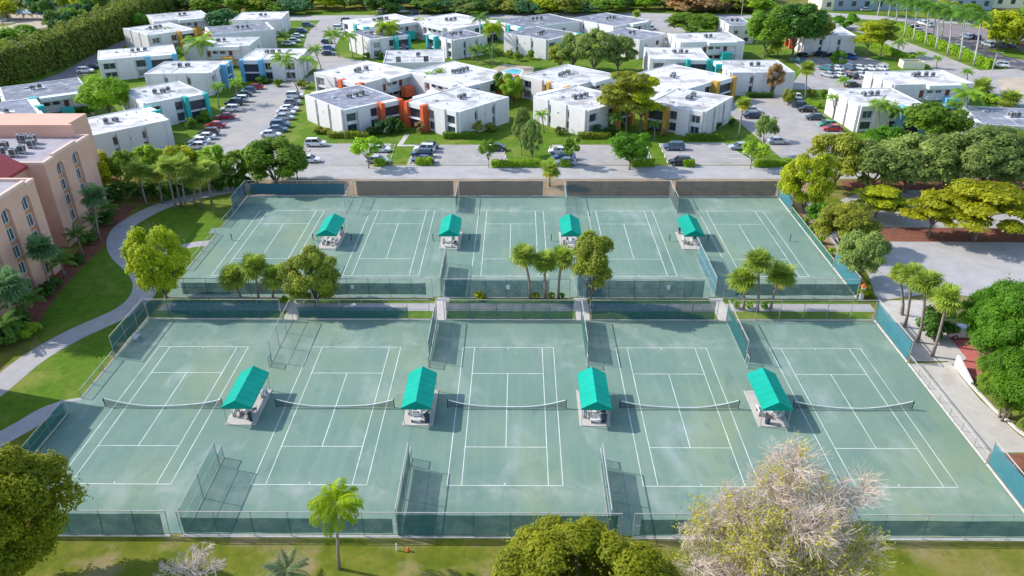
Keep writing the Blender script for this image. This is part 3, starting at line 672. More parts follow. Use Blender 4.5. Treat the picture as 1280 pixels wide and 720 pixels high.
B('white block with light blue fins behind the bright green crown at right', (1037,110),(1076,132.5),(1155,134),'blue','w','fac','end','plain','plain',seed=14,nac=3,lx=14.5,ly=-14.7)
B('white gallery block with light blue stair wall and palms near the right lane', (1095.6,89),(1118,106),(1216,104),'blue','w','gal','end','plain','plain',seed=15,nac=4,lx=-19.5,ly=13.5)
B('grey patchy roofed block at the right edge behind the oak row', (1208,137),(1227,155),(1300,160),'blue','g','plain','end','plain','plain',seed=16,nac=2,lx=18,ly=-14)
B('white roofed block nearest the pink building with three blank wall panels', (82,152.5),(105.5,171),(207.5,149),'teal','w','end','fac','fac','plain',seed=17)
B('white roofed block with a teal fin wall behind a willowy tree', (160,112),(182,129),(252,114),'teal','w','fac','end','plain','plain',seed=18,nac=3)
B('grey roofed gallery block with a bright teal stair wall at far left', (1,109),(6,127),(110,113),'teal','g','gal','end','plain','plain',seed=19)
B('grey roofed block half hidden by the pink building', (-30,132),(-12,165),(58,154),'teal','g','plain','plain','fac','plain',seed=20,nac=1)
B('white roofed block with light blue panels beside the driveway hedge', (150,59),(122,75),(215,67),'blue','w','fac','plain','plain','plain',seed=21,lx=-20,ly=13.5,nac=3)
B('white roofed block with ochre fin walls beside the tall clipped hedge', (154,35.5),(186,44),(243,36),'ochre','w','fac','end','plain','plain',seed=22,nac=3)
B('white roofed block with a light blue corner facing the red car', (192,76),(181,92),(270,91),'blue','w','end','plain','fac','plain',seed=23,lx=-16,ly=14)
B('white roofed gallery block behind a spreading feather palm', (240,45),(229,58),(316,57),'ochre','w','gal','plain','plain','plain',seed=24,lx=-19,ly=13.5)
B('white roofed block with light blue fins at the head of the west car park', (325,57),(301,74),(371,74),'blue','w','fac','plain','end','plain',fl=(1,0,0,0),seed=25,lx=-15,ly=14,nac=3)
B('grey roofed block with a pale blank end beside the upper west lane', (255,32),(264,43),(329,38),'ochre','g','plain','fac','end','plain',seed=26,lx=19,ly=14,nac=3)
B('white roofed block in the far left row under the tree line', (190,18),(194,27),(262,20),'ochre','w','gal','end','plain','plain',seed=27)
B('white roofed block at the top left end of the upper lane', (300,11),(290,25),(345,24),'ochre','w','end','plain','end','plain',seed=28,lx=-16,ly=16)
B('white roofed gallery block by the far street with vans behind', (439,24),(462,34),(521,24),'teal','w','gal','fac','plain','plain',seed=29,nac=4)
B('grey roofed block with teal fins beside two feather palms', (427,41),(464,49),(514,45),'teal','g','fac','end','plain','plain',seed=30,nac=3)
B('white roofed block in the far row behind the round topped palm', (525,23),(566,36),(612,25),'teal','w','fac','gal','plain','plain',seed=31,nac=3)
B('grey roofed block with two teal fins left of the tall palms', (527,45),(566,50),(615,46),'teal','g','end','fac','plain','plain',fl=(0,0,0,1),seed=32,nac=3)
B('low white clubhouse between the teal and the orange blocks', (497,63),(479,79),(571,77),'teal','w','plain','plain','plain','plain',seed=33,H=3.6,nac=1,lx=-17,ly=17)
B('grey roofed block in the far row right of the lawn strip', (631,24),(655,35),(715,24),'teal','g','plain','fac','plain','plain',seed=34,nac=3)
B('grey roofed block with a sunlit three-panel end left of the grey oaks', (632,41),(684,50),(712,43),'teal','g','fac','end','plain','plain',seed=35,nac=3,lx=15)
B('grey roofed block in the far row behind the grey oaks', (720,22),(768,33),(806,24),'red','g','gal','end','plain','plain',seed=36,nac=3)
B('grey roofed block between the grey oaks and the far lane', (752,42),(800,50),(830,42),'red','g','plain','plain','end','plain',seed=37,nac=2)

# houses beyond the estate
def house(label, px, py, w, d, h, rz, wall, roof, gable=True):
    p = G(px, py); t = thing('house', label, 'house', (p.x,p.y,0), rz)
    part('wall', MB().box(-w/2,w/2,0,d,0,h), M[wall], t)
    mb = MB()
    if gable: mb.add([(-w/2-.4,-.4,h),(w/2+.4,-.4,h),(w/2+.4,d+.4,h),(-w/2-.4,d+.4,h),(-w/2-.4,d/2,h+d*.22),(w/2+.4,d/2,h+d*.22)], [(0,1,5,4),(2,3,4,5),(0,4,3),(1,2,5),(3,2,1,0)])
    else: mb.box(-w/2-.3,w/2+.3,-.3,d+.3,h,h+.5)
    part('roof', mb, M[roof], t)
    ww = ((0,0),(1,0),(0,-1))
    k = max(2, int(w/5))
    for j in range(k): window(t, ((-w/2,0),(1,0),(0,-1)), w*(j+.5)/k, h*.35, 1.6, h*.35)
house('cream gabled house at the top right beyond the far street', 1053, 13, 18, 14, 4.5, .05, 'cream_wall', 'roof_white')
house('long blue-grey walled building at the top right with a pale roof', 1140, 13, 64, 22, 5, 0, 'blue_wall', 'roof_lav', False)
house('pale house with a white roof in the top right corner', 1240, 10, 30, 16, 5, -.1, 'cream_wall', 'roof_white')
house('pale low building at the top left beyond the tall hedge', 110, 12, 40, 18, 4, .1, 'cream_wall', 'roof_lav', False)

# ---------------------------------------------------------------- pink apartment building
pk = thing('pink_apartment_building', 'five-storey pink stucco apartment building with arched windows at the left edge', 'apartment building', (0,0,0))
def pink_block(x0, x1, y0, y1, H, cols, seed):
    "east face at x1; cols: centres of the recessed window columns along y"
    rr = random.Random(seed)
    b = MB().box(x0, x1-.45, y0, y1, 0, H); w = ((x1-.45,y0), (0,1), (1,0)); L = y1-y0
    edges = [0.0]
    for c in cols: edges += [c-.95, c+.95]
    edges.append(L)
    dk = []
    for j in range(0, len(edges), 2):
        wbox(b, w, edges[j], edges[j+1], 0, .45, 0, H + (.35 if 0 < j < len(edges)-2 else 0))
    wbox(b, w, 0, L, 0, .3, H, H+.3)
    tops = MB()
    for c in cols:
        for f in range(5):
            z = .6 + f*2.5
            q = MB(); wbox(q, w, c-.95, c+.95, 0, .06, z+1.72, z+2.4 if f < 4 else z+1.75); dk.append(q)
            window(pk, w, c, z, 1.25, 1.62, .0, 'glass_blue', 'white_frame')
        # arched head of the top floor bay
        n = 10; vs = []; cz = 12.75
        for i in range(n+1):
            an = PI*i/n; vs.append((c+.95*math.cos(an), cz-1.0+.8*math.sin(an)))
        P = lambda a, d, z: (w[0][0]+d, w[0][1]+a, z)
        for (q0, q1) in zip(vs, vs[1:]):
            tops.add([P(q0[0],.45,q0[1]),P(q1[0],.45,q1[1]),P(q1[0],.45,H+.35),P(q0[0],.45,H+.35),P(q0[0],0,q0[1]),P(q1[0],0,q1[1]),P(q1[0],0,H+.35),P(q0[0],0,H+.35)],
                     [(0,1,2,3),(4,5,1,0),(3,2,6,7)])
    part('wall', b, M['pink'], pk); [part('spandrel', q, M['pink_dark'], pk) for q in dk]; part('window_arch', tops, M['pink'], pk)
    cp = MB(); e = .35
    cp.box(x0, x1+.06, y0-.06, y0+e, H+.02, H+.42); cp.box(x0, x1+.06, y1-e, y1+.06, H+.02, H+.42)
    for j in range(0, len(edges)-1):
        hi = .36 if (j % 2 == 0 and 0 < j < len(edges)-2) or j % 2 else 0.0
        y_a, y_b = (y0+edges[j], y0+edges[j+1]); y_a = max(y_a, y0+e+.002); y_b = min(y_b, y1-e-.002)
        cp.box(x1-.42, x1+.06, y_a+.001, y_b-.001, H+.36*(hi>0)+.003, H+.45+hi)
    part('coping', cp, M['pink_trim'], pk)
    rf = part('roof', MB().box(x0+.2, x1-.5, y0+.38, y1-.38, H-.1, H+.04), M['roof_lav'], pk)
    for j in range(9): ac_unit(pk, x1-rr.uniform(4.5, 11), y0+L*rr.uniform(.25,.85), H+.04, rr.uniform(-.2,.2), rr)
pink_block(-112, -68.2, 39.8, 53.2, 13.3, (3.6, 8.2), 3)
pink_block(-112, -65.6, 17.5, 32.6, 13.6, (3.2, 7.6, 12.2), 5)
pink_block(-112, -62.5, -14, 4.5, 14.2, (4, 9, 14), 8)
part('wall', MB().box(-112,-71.2,32.6,39.8,0,12.9).box(-112,-76,4.5,17.5,0,13), M['pink'], pk)
tr_ = MB(); tr_.add([(-70.6,32.75,13.3),(-70.6,39.65,13.3),(-79,39.65,17.8),(-79,32.75,17.8),(-112,39.65,17.8),(-112,32.75,17.8),(-112,32.75,12.61),(-112,39.65,12.61),(-70.6,32.75,12.9),(-70.6,39.65,12.9)], [(0,1,2,3),(3,2,4,5),(8,0,3,5,6),(1,9,7,4,2),(0,8,9,1)])
part('tile_roof', tr_, M['rooftile'], pk)
part('penthouse', MB().box(-112,-71.5,53.2,60,0,13.3).box(-112,-70.5,52.7,53.3,13.3,15.4).box(-112,-71.6,53.3,60,13.3,15.2), M['pink'], pk)

# ---------------------------------------------------------------- foliage
rng = np.random.default_rng(11)
def leaf_mesh(name, cen, nrm, size, tint, mat, aspect=1.7):
    "one bent diamond-shaped leaf clump per centre"
    n = len(cen); nrm = nrm/np.linalg.norm(nrm, axis=1, keepdims=True)
    r = rng.normal(size=(n,3)); t = r - (r*nrm).sum(1, keepdims=True)*nrm; t /= np.linalg.norm(t, axis=1, keepdims=True)
    b = np.cross(nrm, t); s = size[:,None]
    v = np.stack([cen - t*s*aspect*.5, cen - b*s*.5 + nrm*s*.12, cen + t*s*aspect*.5, cen + b*s*.5 + nrm*s*.12], 1).reshape(-1,3)
    me = bpy.data.meshes.new(name); me.vertices.add(4*n); me.vertices.foreach_set('co', v.ravel())
    me.loops.add(4*n); me.loops.foreach_set('vertex_index', np.arange(4*n)); me.polygons.add(n)
    me.polygons.foreach_set('loop_start', np.arange(0,4*n,4)); me.polygons.foreach_set('loop_total', np.full(n,4))
    me.materials.append(mat); me.update(calc_edges=True)
    a = me.attributes.new('tint', 'FLOAT', 'FACE'); a.data.foreach_set('value', tint.astype(np.float32)); return me
def crown(name, H, Rr, z0, K, n, leaf, seed, flat=1.0, blob=.38, mode='round'):
    g = np.random.default_rng(seed)
    # sub-crowns on a big uneven ellipsoid
    th = g.uniform(0, 2*PI, K); hz = (H-z0)/2; zc = (H+z0)/2; u = g.uniform(-.75, .95, K)
    rad = np.sqrt(np.clip(1-u*u, 0, 1))*g.uniform(.55, .86, K)
    c = np.stack([np.cos(th)*rad*Rr, np.sin(th)*rad*Rr, zc + u*hz*.78], 1)
    br = Rr*blob*g.uniform(.65, 1.2, K)
    if mode == 'layer':
        lv = g.integers(0, 3, K); rad = np.sqrt(g.uniform(.04, 1, K))*np.array([.95,.8,.5])[lv]
        c = np.stack([np.cos(th)*rad*Rr*.85, np.sin(th)*rad*Rr*.85, z0 + (H-z0)*(np.array([.25,.58,.88])[lv] + g.uniform(-.08,.06,K))], 1)
    bt = g.uniform(-.22, .24, K)
    w = br**2; w /= w.sum(); k = g.choice(K, n, p=w)
    d = g.normal(size=(n,3)); d /= np.linalg.norm(d, axis=1, keepdims=True); d[:,2] = np.where(d[:,2] < -.3, -d[:,2]*.6, d[:,2])
    rr = br[k]*g.uniform(.45, 1.0, n)**.5*(1+.12*np.sin(7*d[:,0]+k)*np.sin(6*d[:,1]+2*k)) 
    out = g.uniform(size=n) < .09; rr = np.where(out, rr*g.uniform(1.05, 1.45, n), rr)
    p = c[k] + d*rr[:,None]*np.array([1,1,flat])
    nr = d*.9 + np.array([-.12,0,.5]) + g.normal(size=(n,3))*.34
    tint = np.clip(.42 + bt[k] + g.normal(size=n)*.15, 0, 1)
    sz = leaf*g.uniform(.6, 1.35, n)
    return leaf_mesh(name, p, nr, sz, tint, M['leaf']), c
def limbs(name, H, z0, cs, r0, mat, lean=0.0, n=7, multi=1, seed=0):
    g = random.Random(seed); mb = MB()
    for q in range(multi):
        bx, by = (0,0) if multi == 1 else (.5*math.cos(2*PI*q/multi+1), .35*math.sin(2*PI*q/multi+1))
        fork = Vector((bx*2+lean*.4, by*2, z0*.8)); f0 = r0/(multi**.5)
        mb.tube([(bx,by,-.1),(bx*1.1,by*1.1,.35),(bx*1.5+lean*.2,by*1.5,z0*.45),fork], [f0*1.35,f0,f0*.85,f0*.72], n)
        sel = [c for i, c in enumerate(cs) if i % multi == q]
        for c in sel[:9]:
            c = Vector(c); m1 = fork.lerp(c, .45) + Vector((g.uniform(-.3,.3), g.uniform(-.3,.3), .12*(c-fork).length))
            mb.tube([fork, m1, c], [f0*.5, f0*.3, f0*.1], 5, cap=False)
    return mb.mesh(name, mat, True)
SP = {}
def species(key, H, Rr, z0, K, n, leaf, flat=1, blob=.38, mode='round', r0=.22, bark='bark', var=3, multi=1):
    SP[key] = []
    for s in range(var):
        sd = sum(map(ord, key))*10+s
        cm, cs = crown(key+'_crown', H, Rr, z0, K, n, leaf, sd, flat, blob, mode)
        SP[key].append((limbs(key+'_trunk', H, z0, cs, r0, M[bark], seed=sd, multi=multi), cm, H, Rr))
species('far', 10, 5, .9, 20, 2300, .62)
species('round', 10, 4.6, 2.2, 34, 9000, .30, blob=.30)
species('globe', 8, 4.2, .7, 60, 30000, .19, blob=.25)
species('layer', 9, 6.0, 3.2, 60, 15000, .29, flat=.34, blob=.25, mode='layer', r0=.26)
species('oak', 9, 5.6, 1.5, 52, 13000, .27, flat=.75, blob=.24, bark='bark', r0=.3)
species('small', 5.5, 2.5, 1.8, 12, 1500, .30, flat=.8, blob=.36, r0=.10)
species('tall', 10, 2.9, 2.2, 40, 18000, .18, blob=.34, var=1)
species('big', 10, 5.4, 1.8, 130, 100000, .115, blob=.165, var=2, multi=3, r0=.34)
species('shrub', 2.0, 1.4, .15, 9, 700, .26, blob=.45, r0=.05)
species('bush', 3.4, 2.0, .2, 14, 1800, .28, blob=.40, r0=.08)
TREES = []
def spawn(name, trunk, crown_me, loc, sx, sz, color, rz, rcol=None, tname='trunk', cname='crown', cat='tree', lean=(0,0)):
    t = thing(name, '', cat, loc, rz); 
    a = link(tname, trunk, t); b = link(cname, crown_me, t)
    t.scale = (sx, sx, sz); b.color = (*color, 1)
    if lean != (0,0): t.rotation_euler = (lean[0], lean[1], rz)
    return t
tr = random.Random(5)
GR = {'hedge':(0.204,0.248,0.034), 'yg':(0.473,0.523,0.017), 'lime':(0.364,0.556,0.034), 'mid':(0.207,0.351,0.028), 'deep':(0.099,0.221,0.031), 'olive':(0.348,0.385,0.043), 'greyg':(0.273,0.369,0.091), 'gold':(0.394,0.402,0.016), 'bright':(0.129,0.315,0.014), 'blue':(0.099,0.245,0.084), 'brown':(0.498,0.327,0.140)}
LOOK = {'hedge':'olive', 'yg':'yellow-green', 'lime':'light green', 'mid':'green', 'deep':'dark green', 'olive':'olive green', 'greyg':'grey-green', 'gold':'golden green', 'bright':'bright green', 'blue':'bluish green', 'brown':'brownish'}
SHAPE = {'far':'tree', 'round':'round tree', 'globe':'full round tree', 'layer':'flat-topped tree', 'oak':'spreading oak', 'small':'small tree', 'tall':'upright tree', 'big':'large dense tree', 'bigoak':'large spreading tree', 'shrub':'shrub', 'bush':'bush'}
def tree(kind, px, py, top, wpx, col, where, label=None, dim=1.0):
    b = G(px, py); d = PJ(b)[2]; h = HT(px, py, top); w = wpx*d/FPX
    tm, cm, H, Rr = SP[kind][tr.randrange(len(SP[kind]))]
    # apparent height also holds the far rim of the crown
    h = max(1.0, h - .18*w*(.5))
    c = GR[col]; j = tr.uniform(.9, 1.12)*(.56 if kind == 'big' and px < 1000 else .85 if kind == 'big' else 1); k = tr.uniform(.94, 1.07)
    nm = {'shrub':'shrub','bush':'bush'}.get(kind, 'oak_tree' if 'oak' in kind else 'broadleaf_tree')
    t = spawn(nm, tm, cm, b, w/(2.25*Rr), h/H, (c[0]*j*k, c[1]*j, c[2]*j), tr.uniform(0, 6.28), cat='shrub' if kind in ('shrub','bush') else 'tree', tname='stem' if kind in ('shrub','bush') else 'trunk', cname='foliage' if kind in ('shrub','bush') else 'crown')
    t['group'] = where[1] if isinstance(where, tuple) else 'trees ' + where
    t['label'] = label or '%s %s %s' % (LOOK[col], SHAPE[kind], where[0] if isinstance(where, tuple) else where)
    return t
# palms
def fan_palm(seed, nf=84, dead=16):
    g = np.random.default_rng(seed); V = []; F = []; T = []
    for i in range(nf+dead):
        isd = i >= nf
        az = g.uniform(0, 2*PI); el = g.uniform(-.75, 1.35) if not isd else g.uniform(-1.35, -.75)
        d = np.array([math.cos(az)*math.cos(el), math.sin(az)*math.cos(el), math.sin(el)])
        pl = g.uniform(.25, 1.05)*(1 if not isd else .8); side = np.array([-math.sin(az), math.cos(az), 0.]); up = np.cross(d, side)*-1
        hub = d*pl - np.array([0,0,.12]); L = g.uniform(.85, 1.2)*(1 if not isd else .75)
        tt = g.uniform(.2, .6) if not isd else g.uniform(.82, 1.0)
        o = len(V); V += [d*.15-side*.03, d*.15+side*.03, hub+side*.03, hub-side*.03]; F.append((o,o+1,o+2,o+3)); T.append(tt)
        nb = 9
        for b in range(nb):
            an = (b/(nb-1)-.5)*3.6; dirv = d*math.cos(an)+side*math.sin(an); wv = np.cross(dirv, up); wv /= np.linalg.norm(wv)
            wv = wv*.075*L; mid = hub+dirv*L*.55+up*.05; tip = hub+dirv*L*(1-.12*abs(an)) - np.array([0,0,.16+.12*g.random()])
            o = len(V); V += [hub, mid-wv, tip, mid+wv]; F.append((o,o+1,o+2,o+3)); T.append(np.clip(tt+g.normal()*.09, .8 if isd else 0, 1 if isd else .76))
    me = bpy.data.meshes.new('fan_crown'); me.from_pydata([tuple(v) for v in V], [], F); me.materials.append(M['leaf_palm'])
    a = me.attributes.new('tint', 'FLOAT', 'FACE'); a.data.foreach_set('value', np.array(T, np.float32)); return me
def feather_palm(seed, nf=17, L=3.0, droop=1.0, leaflets=24, ll=.75, dead=0):
    g = np.random.default_rng(seed); V = []; F = []; T = []
    for i in range(nf+dead):
        isd = i >= nf; az = i*2.4 + g.uniform(-.2,.2); e0 = 1.25 - 1.25*(i/nf) + g.uniform(-.1,.1) if not isd else -.9
        hd = np.array([math.cos(az), math.sin(az), 0.]); side = np.array([-math.sin(az), math.cos(az), 0.])
        p = np.zeros(3); pts = [p]; el = e0; Li = L*g.uniform(.85,1.08)*(.8 if isd else 1)
        for s in range(10):
            p = p + (hd*math.cos(el)+np.array([0,0,math.sin(el)]))*Li/10; pts.append(p); el -= droop*(.09+.022*s)
        tt = g.uniform(.25,.62) if not isd else .9
        for s in range(10):
            o = len(V); q = .035*(1-s/11); V += [pts[s]-side*q, pts[s]+side*q, pts[s+1]+side*q*.8, pts[s+1]-side*q*.8]; F.append((o,o+1,o+2,o+3)); T.append(tt)
        for k in range(leaflets):
            f = .12+.88*k/leaflets; s = f*10; i0 = min(int(s), 9); c = pts[i0]+(pts[i0+1]-pts[i0])*(s-i0); ax = pts[i0+1]-pts[i0]; ax /= np.linalg.norm(ax)
            ln = ll*math.sin(PI*(.18+.78*f))**.7
            for sg in (-1, 1):
                d = side*sg*.8+ax*.55+np.array([0,0,-.30-.25*g.random()]); d /= np.linalg.norm(d); wv = ax*.065
                o = len(V); V += [c, c+d*ln*.5-wv, c+d*ln+np.array([0,0,-.12*ln]), c+d*ln*.5+wv]; F.append((o,o+1,o+2,o+3)); T.append(np.clip(tt+g.normal()*.08,0,.76) if not isd else .95)
    me = bpy.data.meshes.new('feather_crown'); me.from_pydata([tuple(v) for v in V], [], F); me.materials.append(M['leaf_palm'])
    a = me.attributes.new('tint', 'FLOAT', 'FACE'); a.data.foreach_set('value', np.array(T, np.float32)); return me
FAN = [fan_palm(s) for s in (1,2,3,4)]
FEA = [feather_palm(s) for s in (1,2,3)]
QUEEN = [feather_palm(9, 20, 3.2, 1.25, 30, .95)]
ROY = [feather_palm(s, 15, 3.4, 1.15, 26, .85) for s in (5,6)]
CLUMP = [feather_palm(s, 15, 2.3, .8, 20, .6) for s in (7,8)]
PG = {'fan':(0.354,0.453,0.064), 'feather':(0.271,0.435,0.048), 'queen':(0.338,0.450,0.015), 'royal':(0.144,0.294,0.044), 'clump':(0.154,0.290,0.048), 'bluefan':(0.173,0.307,0.128)}
def palm(kind, px, py, top, wpx, where, tx=None, label=None, colour=None):
    "base at (px,py), crown top at photo height `top`, crown centre over photo x `tx`"
    b = G(px, py); d = PJ(b)[2]; sc = wpx*d/FPX
    setm, Dm, look = {'fan':(FAN,3.75,'fan palm'), 'bluefan':(FAN,4.1,'bluish fan palm'), 'feather':(FEA,5.2,'feather palm'), 'queen':(QUEEN,5.6,'bright green feather palm'), 'royal':(ROY,5.8,'royal palm with pale trunk'), 'clump':(CLUMP,4.0,'bushy low palm')}[kind]
    s = sc/Dm; h = HT(px, py, top) - {'fan':1.7,'bluefan':1.7}.get(kind, 1.2)*s; h = max(h, .3)
    t = thing('palm_tree', '', 'palm', b, 0)
    dx = 0
    if tx is not None:
        for _ in range(6):
            q = PJ((b.x+dx, b.y, h))[0]; dx += (tx-q)*d/FPX
        dx = max(-.35*h, min(.35*h, dx))
    sw = tr.uniform(-.25,.25)
    pts = [(0,0,-.1),(dx*.12+sw*.3,0,h*.25),(dx*.42+sw*.4,0,h*.55),(dx*.78+sw*.2,0,h*.82),(dx,0,h)]
    r = {'fan':.17,'bluefan':.17,'feather':.13,'queen':.13,'royal':.24,'clump':.10}[kind]
    if h > .5: part('trunk', MB().tube(pts, [r*1.35,r,r*.95,r*.9,r*.8], 8), M['bark_royal' if kind == 'royal' else 'bark_palm'], t, True)
    if kind == 'royal':
        o = part('crownshaft', MB().tube([(dx,0,h-.1),(dx,0,h+1.0)], [.2,.13], 8), M['accent'], t, True); o.color = (.07,.16,.03,1); h += .8
    if kind in ('fan', 'bluefan'):
        part('boot', MB().tube([(dx*.93,0,h*.93),(dx,0,h+.1)], [r*.9, r*1.7], 8), M['bark_palm'], t, True)
    c = link('crown', setm[tr.randrange(len(setm))], t, (dx,0,h)); c.scale = (s,s,s); c.rotation_euler = (tr.uniform(-.06,.06),tr.uniform(-.06,.06),tr.uniform(0,6.28))
    k = tr.uniform(.88,1.12); cc = colour or PG[kind]; c.color = (cc[0]*k, cc[1]*k, cc[2]*k, 1)
    t['label'] = label or look + ' ' + (where[0] if isinstance(where, tuple) else where); t['group'] = where[1] if isinstance(where, tuple) else 'palms ' + where
    return t
# ---- trees round the courts
tree('big', 8, 752, 560, 262, 'yg', ('in the bottom left corner over the fence','trees at the near edge'), 'large yellow-green tree at the bottom left corner, overhanging the court fence')
tree('big', 726, 812, 678, 292, 'yg', ('',''), 'large dense yellow-green tree at the bottom centre below the court fence')['group'] = 'trees at the near edge'
tree('globe', 208, 374, 274, 84, 'yg', ('',''), 'round yellow-green tree between the curved path and the far left court')['group'] = 'trees beside the courts'
tree('globe', 396, 383, 304, 84, 'olive', ('',''), 'olive green tree between the two court rows, right of three fan palms')['group'] = 'trees beside the courts'
tree('tall', 738, 386, 284, 60, 'olive', ('',''), 'upright green tree between the court rows, right of the middle fan palms')['group'] = 'trees beside the courts'
for bx, by, top, w, cx, n in ((303,379,327,44,291,'left'),(324,379,314,44,317,'tallest, middle'),(342,379,327,42,343,'right')):
    palm('fan', bx, by, top, w, ('',''), cx, 'fan palm, %s one of the three on the left between the court rows' % n)['group'] = 'fan palms between the court rows'
for bx, by, top, w, cx, n in ((663,374,301,40,655,'left'),(682,374,309,38,681,'lowest, middle'),(698,374,303,40,703,'right')):
    palm('fan', bx, by, top, w, ('',''), cx, 'fan palm, %s one of the three in the centre between the court rows' % n)['group'] = 'fan palms between the court rows'
for bx, by, top, w, cx, n in ((929,388,331,42,928,'lowest, left'),(946.5,389,307,44,948,'tallest, middle'),(963,388,324,46,976,'right, leaning')):
    palm('fan', bx, by, top, w, ('',''), cx, 'fan palm, %s one of the three on the right between the court rows' % n)['group'] = 'fan palms between the court rows'
palm('fan', 687, 233, 195, 33, ('',''), 688, 'lone fan palm standing at the street behind the third far court')['group'] = 'fan palms between the court rows'
palm('queen', 424, 711, 618, 78, ('',''), 419, 'bright green feather palm on the grass in front of the near fence')['group'] = 'palms on the near grass'
palm('clump', 357, 730, 702, 60, ('',''), 357, 'low pale palm rosette on the grass at the bottom edge', (.26,.33,.16))['group'] = 'palms on the near grass'
for bx, by, top, w, cx, n in ((1128,394,328,32,1124,'shorter one of the close pair'),(1131,409,326,40,1141,'first single'),(1147,428,332,44,1158,'middle single'),(1165,446,352,46,1185,'nearest, most leaning')):
    palm('fan', bx, by, top, w, ('',''), cx, 'fan palm on the pale pavement beside the red parking, %s' % n)['group'] = 'leaning palms on the pavement'
tree('big', 1262, 505, 336, 168, 'bright', ('',''), 'large bright green tree at the right edge behind the pavement palms')['group'] = 'trees at the right edge'
tree('big', 1312, 590, 410, 150, 'bright', ('',''), 'large bright green tree hanging over the concrete pad at the right edge')['group'] = 'trees at the right edge'
tree('big', 1296, 552, 410, 168, 'bright', ('',''), 'bright green tree above the low palms at the concrete pad')['group'] = 'trees at the right edge'
for x, y, tp, w, c, lb in ((1228,455,346,100,'bright','bright green tree over the red paving, next to the pavement palms'),(1292,448,348,120,'mid','green tree at the right edge behind the red paving'),(1252,524,428,104,'mid','green tree between the low palms and the red paving'),(1300,500,380,120,'bright','bright green tree filling the right edge')):
    tree('big', x, y, tp, w, c, ('',''), lb)['group'] = 'trees at the right edge'
tree('bush', 1170, 420, 383, 48, 'deep', ('',''), 'dark green round bush beside the red parking bays')['group'] = 'trees at the right edge'
for bx, by, top, w in ((1243,500,462,46),(1262,522,486,50),(1282,548,505,54)):
    palm('clump', bx, by, top, w, ('low along the far edge of the concrete pad','low palms by the concrete pad'), None, None, (.20,.29,.03))
# bare, thinly leaved tree at the near fence
def bare_tree(px, py, top, wpx, label, seed, lobes, sprays, per, leaves, bark):
    "lobes: (x, y, z, r) as shares of crown radius and height"
    b = G(px, py); d = PJ(b)[2]; h = HT(px, py, top); Rc = wpx*d/FPX/2; g = random.Random(seed); tw = MB(); tr_ = MB(); lf = []
    tr_.tube([(0,0,-.1),(.06,.03,h*.12),(0,0,h*.24)], [.36,.29,.24], 8)
    wt = [l[3]**2 for l in lobes]
    for (lx, ly, lz, lr) in lobes:
        c = Vector((lx*Rc, ly*Rc, lz*h)); f0 = Vector((0,0,h*g.uniform(.14,.24))); mid = f0.lerp(c, .5)+Vector((g.gauss(0,.3),g.gauss(0,.3),.08*h))
        tr_.tube([f0, f0.lerp(mid,.5)+Vector((0,0,.2)), mid, c], [.17,.13,.10,.05], 6, cap=False)
        n = int(sprays*lr**2/sum(wt)); leafy = g.choice((.06,.12,.85,.5))
        for k in range(n):
            dv = Vector((g.gauss(0,1),g.gauss(0,1),g.gauss(.35,.8))).normalized(); q = c+Vector((dv.x,dv.y,dv.z*.8))*lr*Rc*g.uniform(.35,.95)
            st = (c if g.random() < .6 else mid); m1 = st.lerp(q,.5)+Vector((g.gauss(0,.25),g.gauss(0,.25),g.gauss(.12,.2)))
            (tw).tube([st, m1, q], [.045,.03,.018], 4, cap=False)
            isl = g.random() < leafy
            for e in range(per):
                o = m1.lerp(q, g.uniform(.2,1)); dd = (dv*.9+Vector((g.gauss(0,.6),g.gauss(0,.6),g.gauss(.1,.5)))).normalized(); L = g.uniform(.35,1.0)*h/9
                e1 = o+dd*L*.5; e2 = e1+(dd+Vector((g.gauss(0,.45),g.gauss(0,.45),g.gauss(0,.45)))).normalized()*L*.55
                tw.tube([o,e1,e2], [.018,.013,.008], 3, cap=False)
                e3 = e1+(dd+Vector((g.gauss(0,.8),g.gauss(0,.8),g.gauss(0,.8)))).normalized()*L*.45
                tw.tube([e1,e3], [.011,.007], 3, cap=False)
                if isl: lf += [e1, e2, e3]
    t = thing('bare_tree', label, 'tree', b, 0, 'trees at the near edge')
    part('trunk', tr_, M[bark], t, True); part('twigs', tw, M['twig'], t)
    if leaves and lf:
        gg = np.random.default_rng(seed); idx = gg.integers(0, len(lf), leaves); cen = np.array([lf[i][:] for i in idx]) + gg.normal(size=(leaves,3))*.14
        me = leaf_mesh('leaves', cen, gg.normal(size=(leaves,3))*.6+np.array([-.1,0,.9]), gg.uniform(.07,.15,leaves), np.clip(.45+gg.normal(size=leaves)*.2,0,1), M['leaf'])
        o = link('crown', me, t); o.color = (.52,.50,.045,1)
bare_tree(965, 772, 596, 240, 'large half bare tree with pale twigs and sparse yellow leaves at the near fence', 4,
          [(-.05,.45,.66,.36),(.16,.62,.78,.32),(.52,.40,.66,.30),(.84,.50,.66,.22),(-.45,.30,.62,.34),(-.80,.20,.56,.26),(-.30,-.05,.58,.42),(.18,.05,.62,.42),(-.58,-.35,.40,.40),(-.15,-.5,.40,.44),(.38,-.35,.42,.40),(.70,.05,.48,.26),(-.92,-.10,.44,.22),(-.4,-.75,.30,.36),(.2,-.75,.30,.36)], 1000, 10, 24000, 'bark')
bare_tree(246, 742, 696, 104, 'low bare shrub of pale twigs at the bottom edge', 8, [(0,0,.7,.5),(-.5,.1,.6,.42),(.5,.1,.6,.42),(.1,.5,.65,.4),(-.1,-.5,.5,.4)], 110, 7, 0, 'bark_pale')

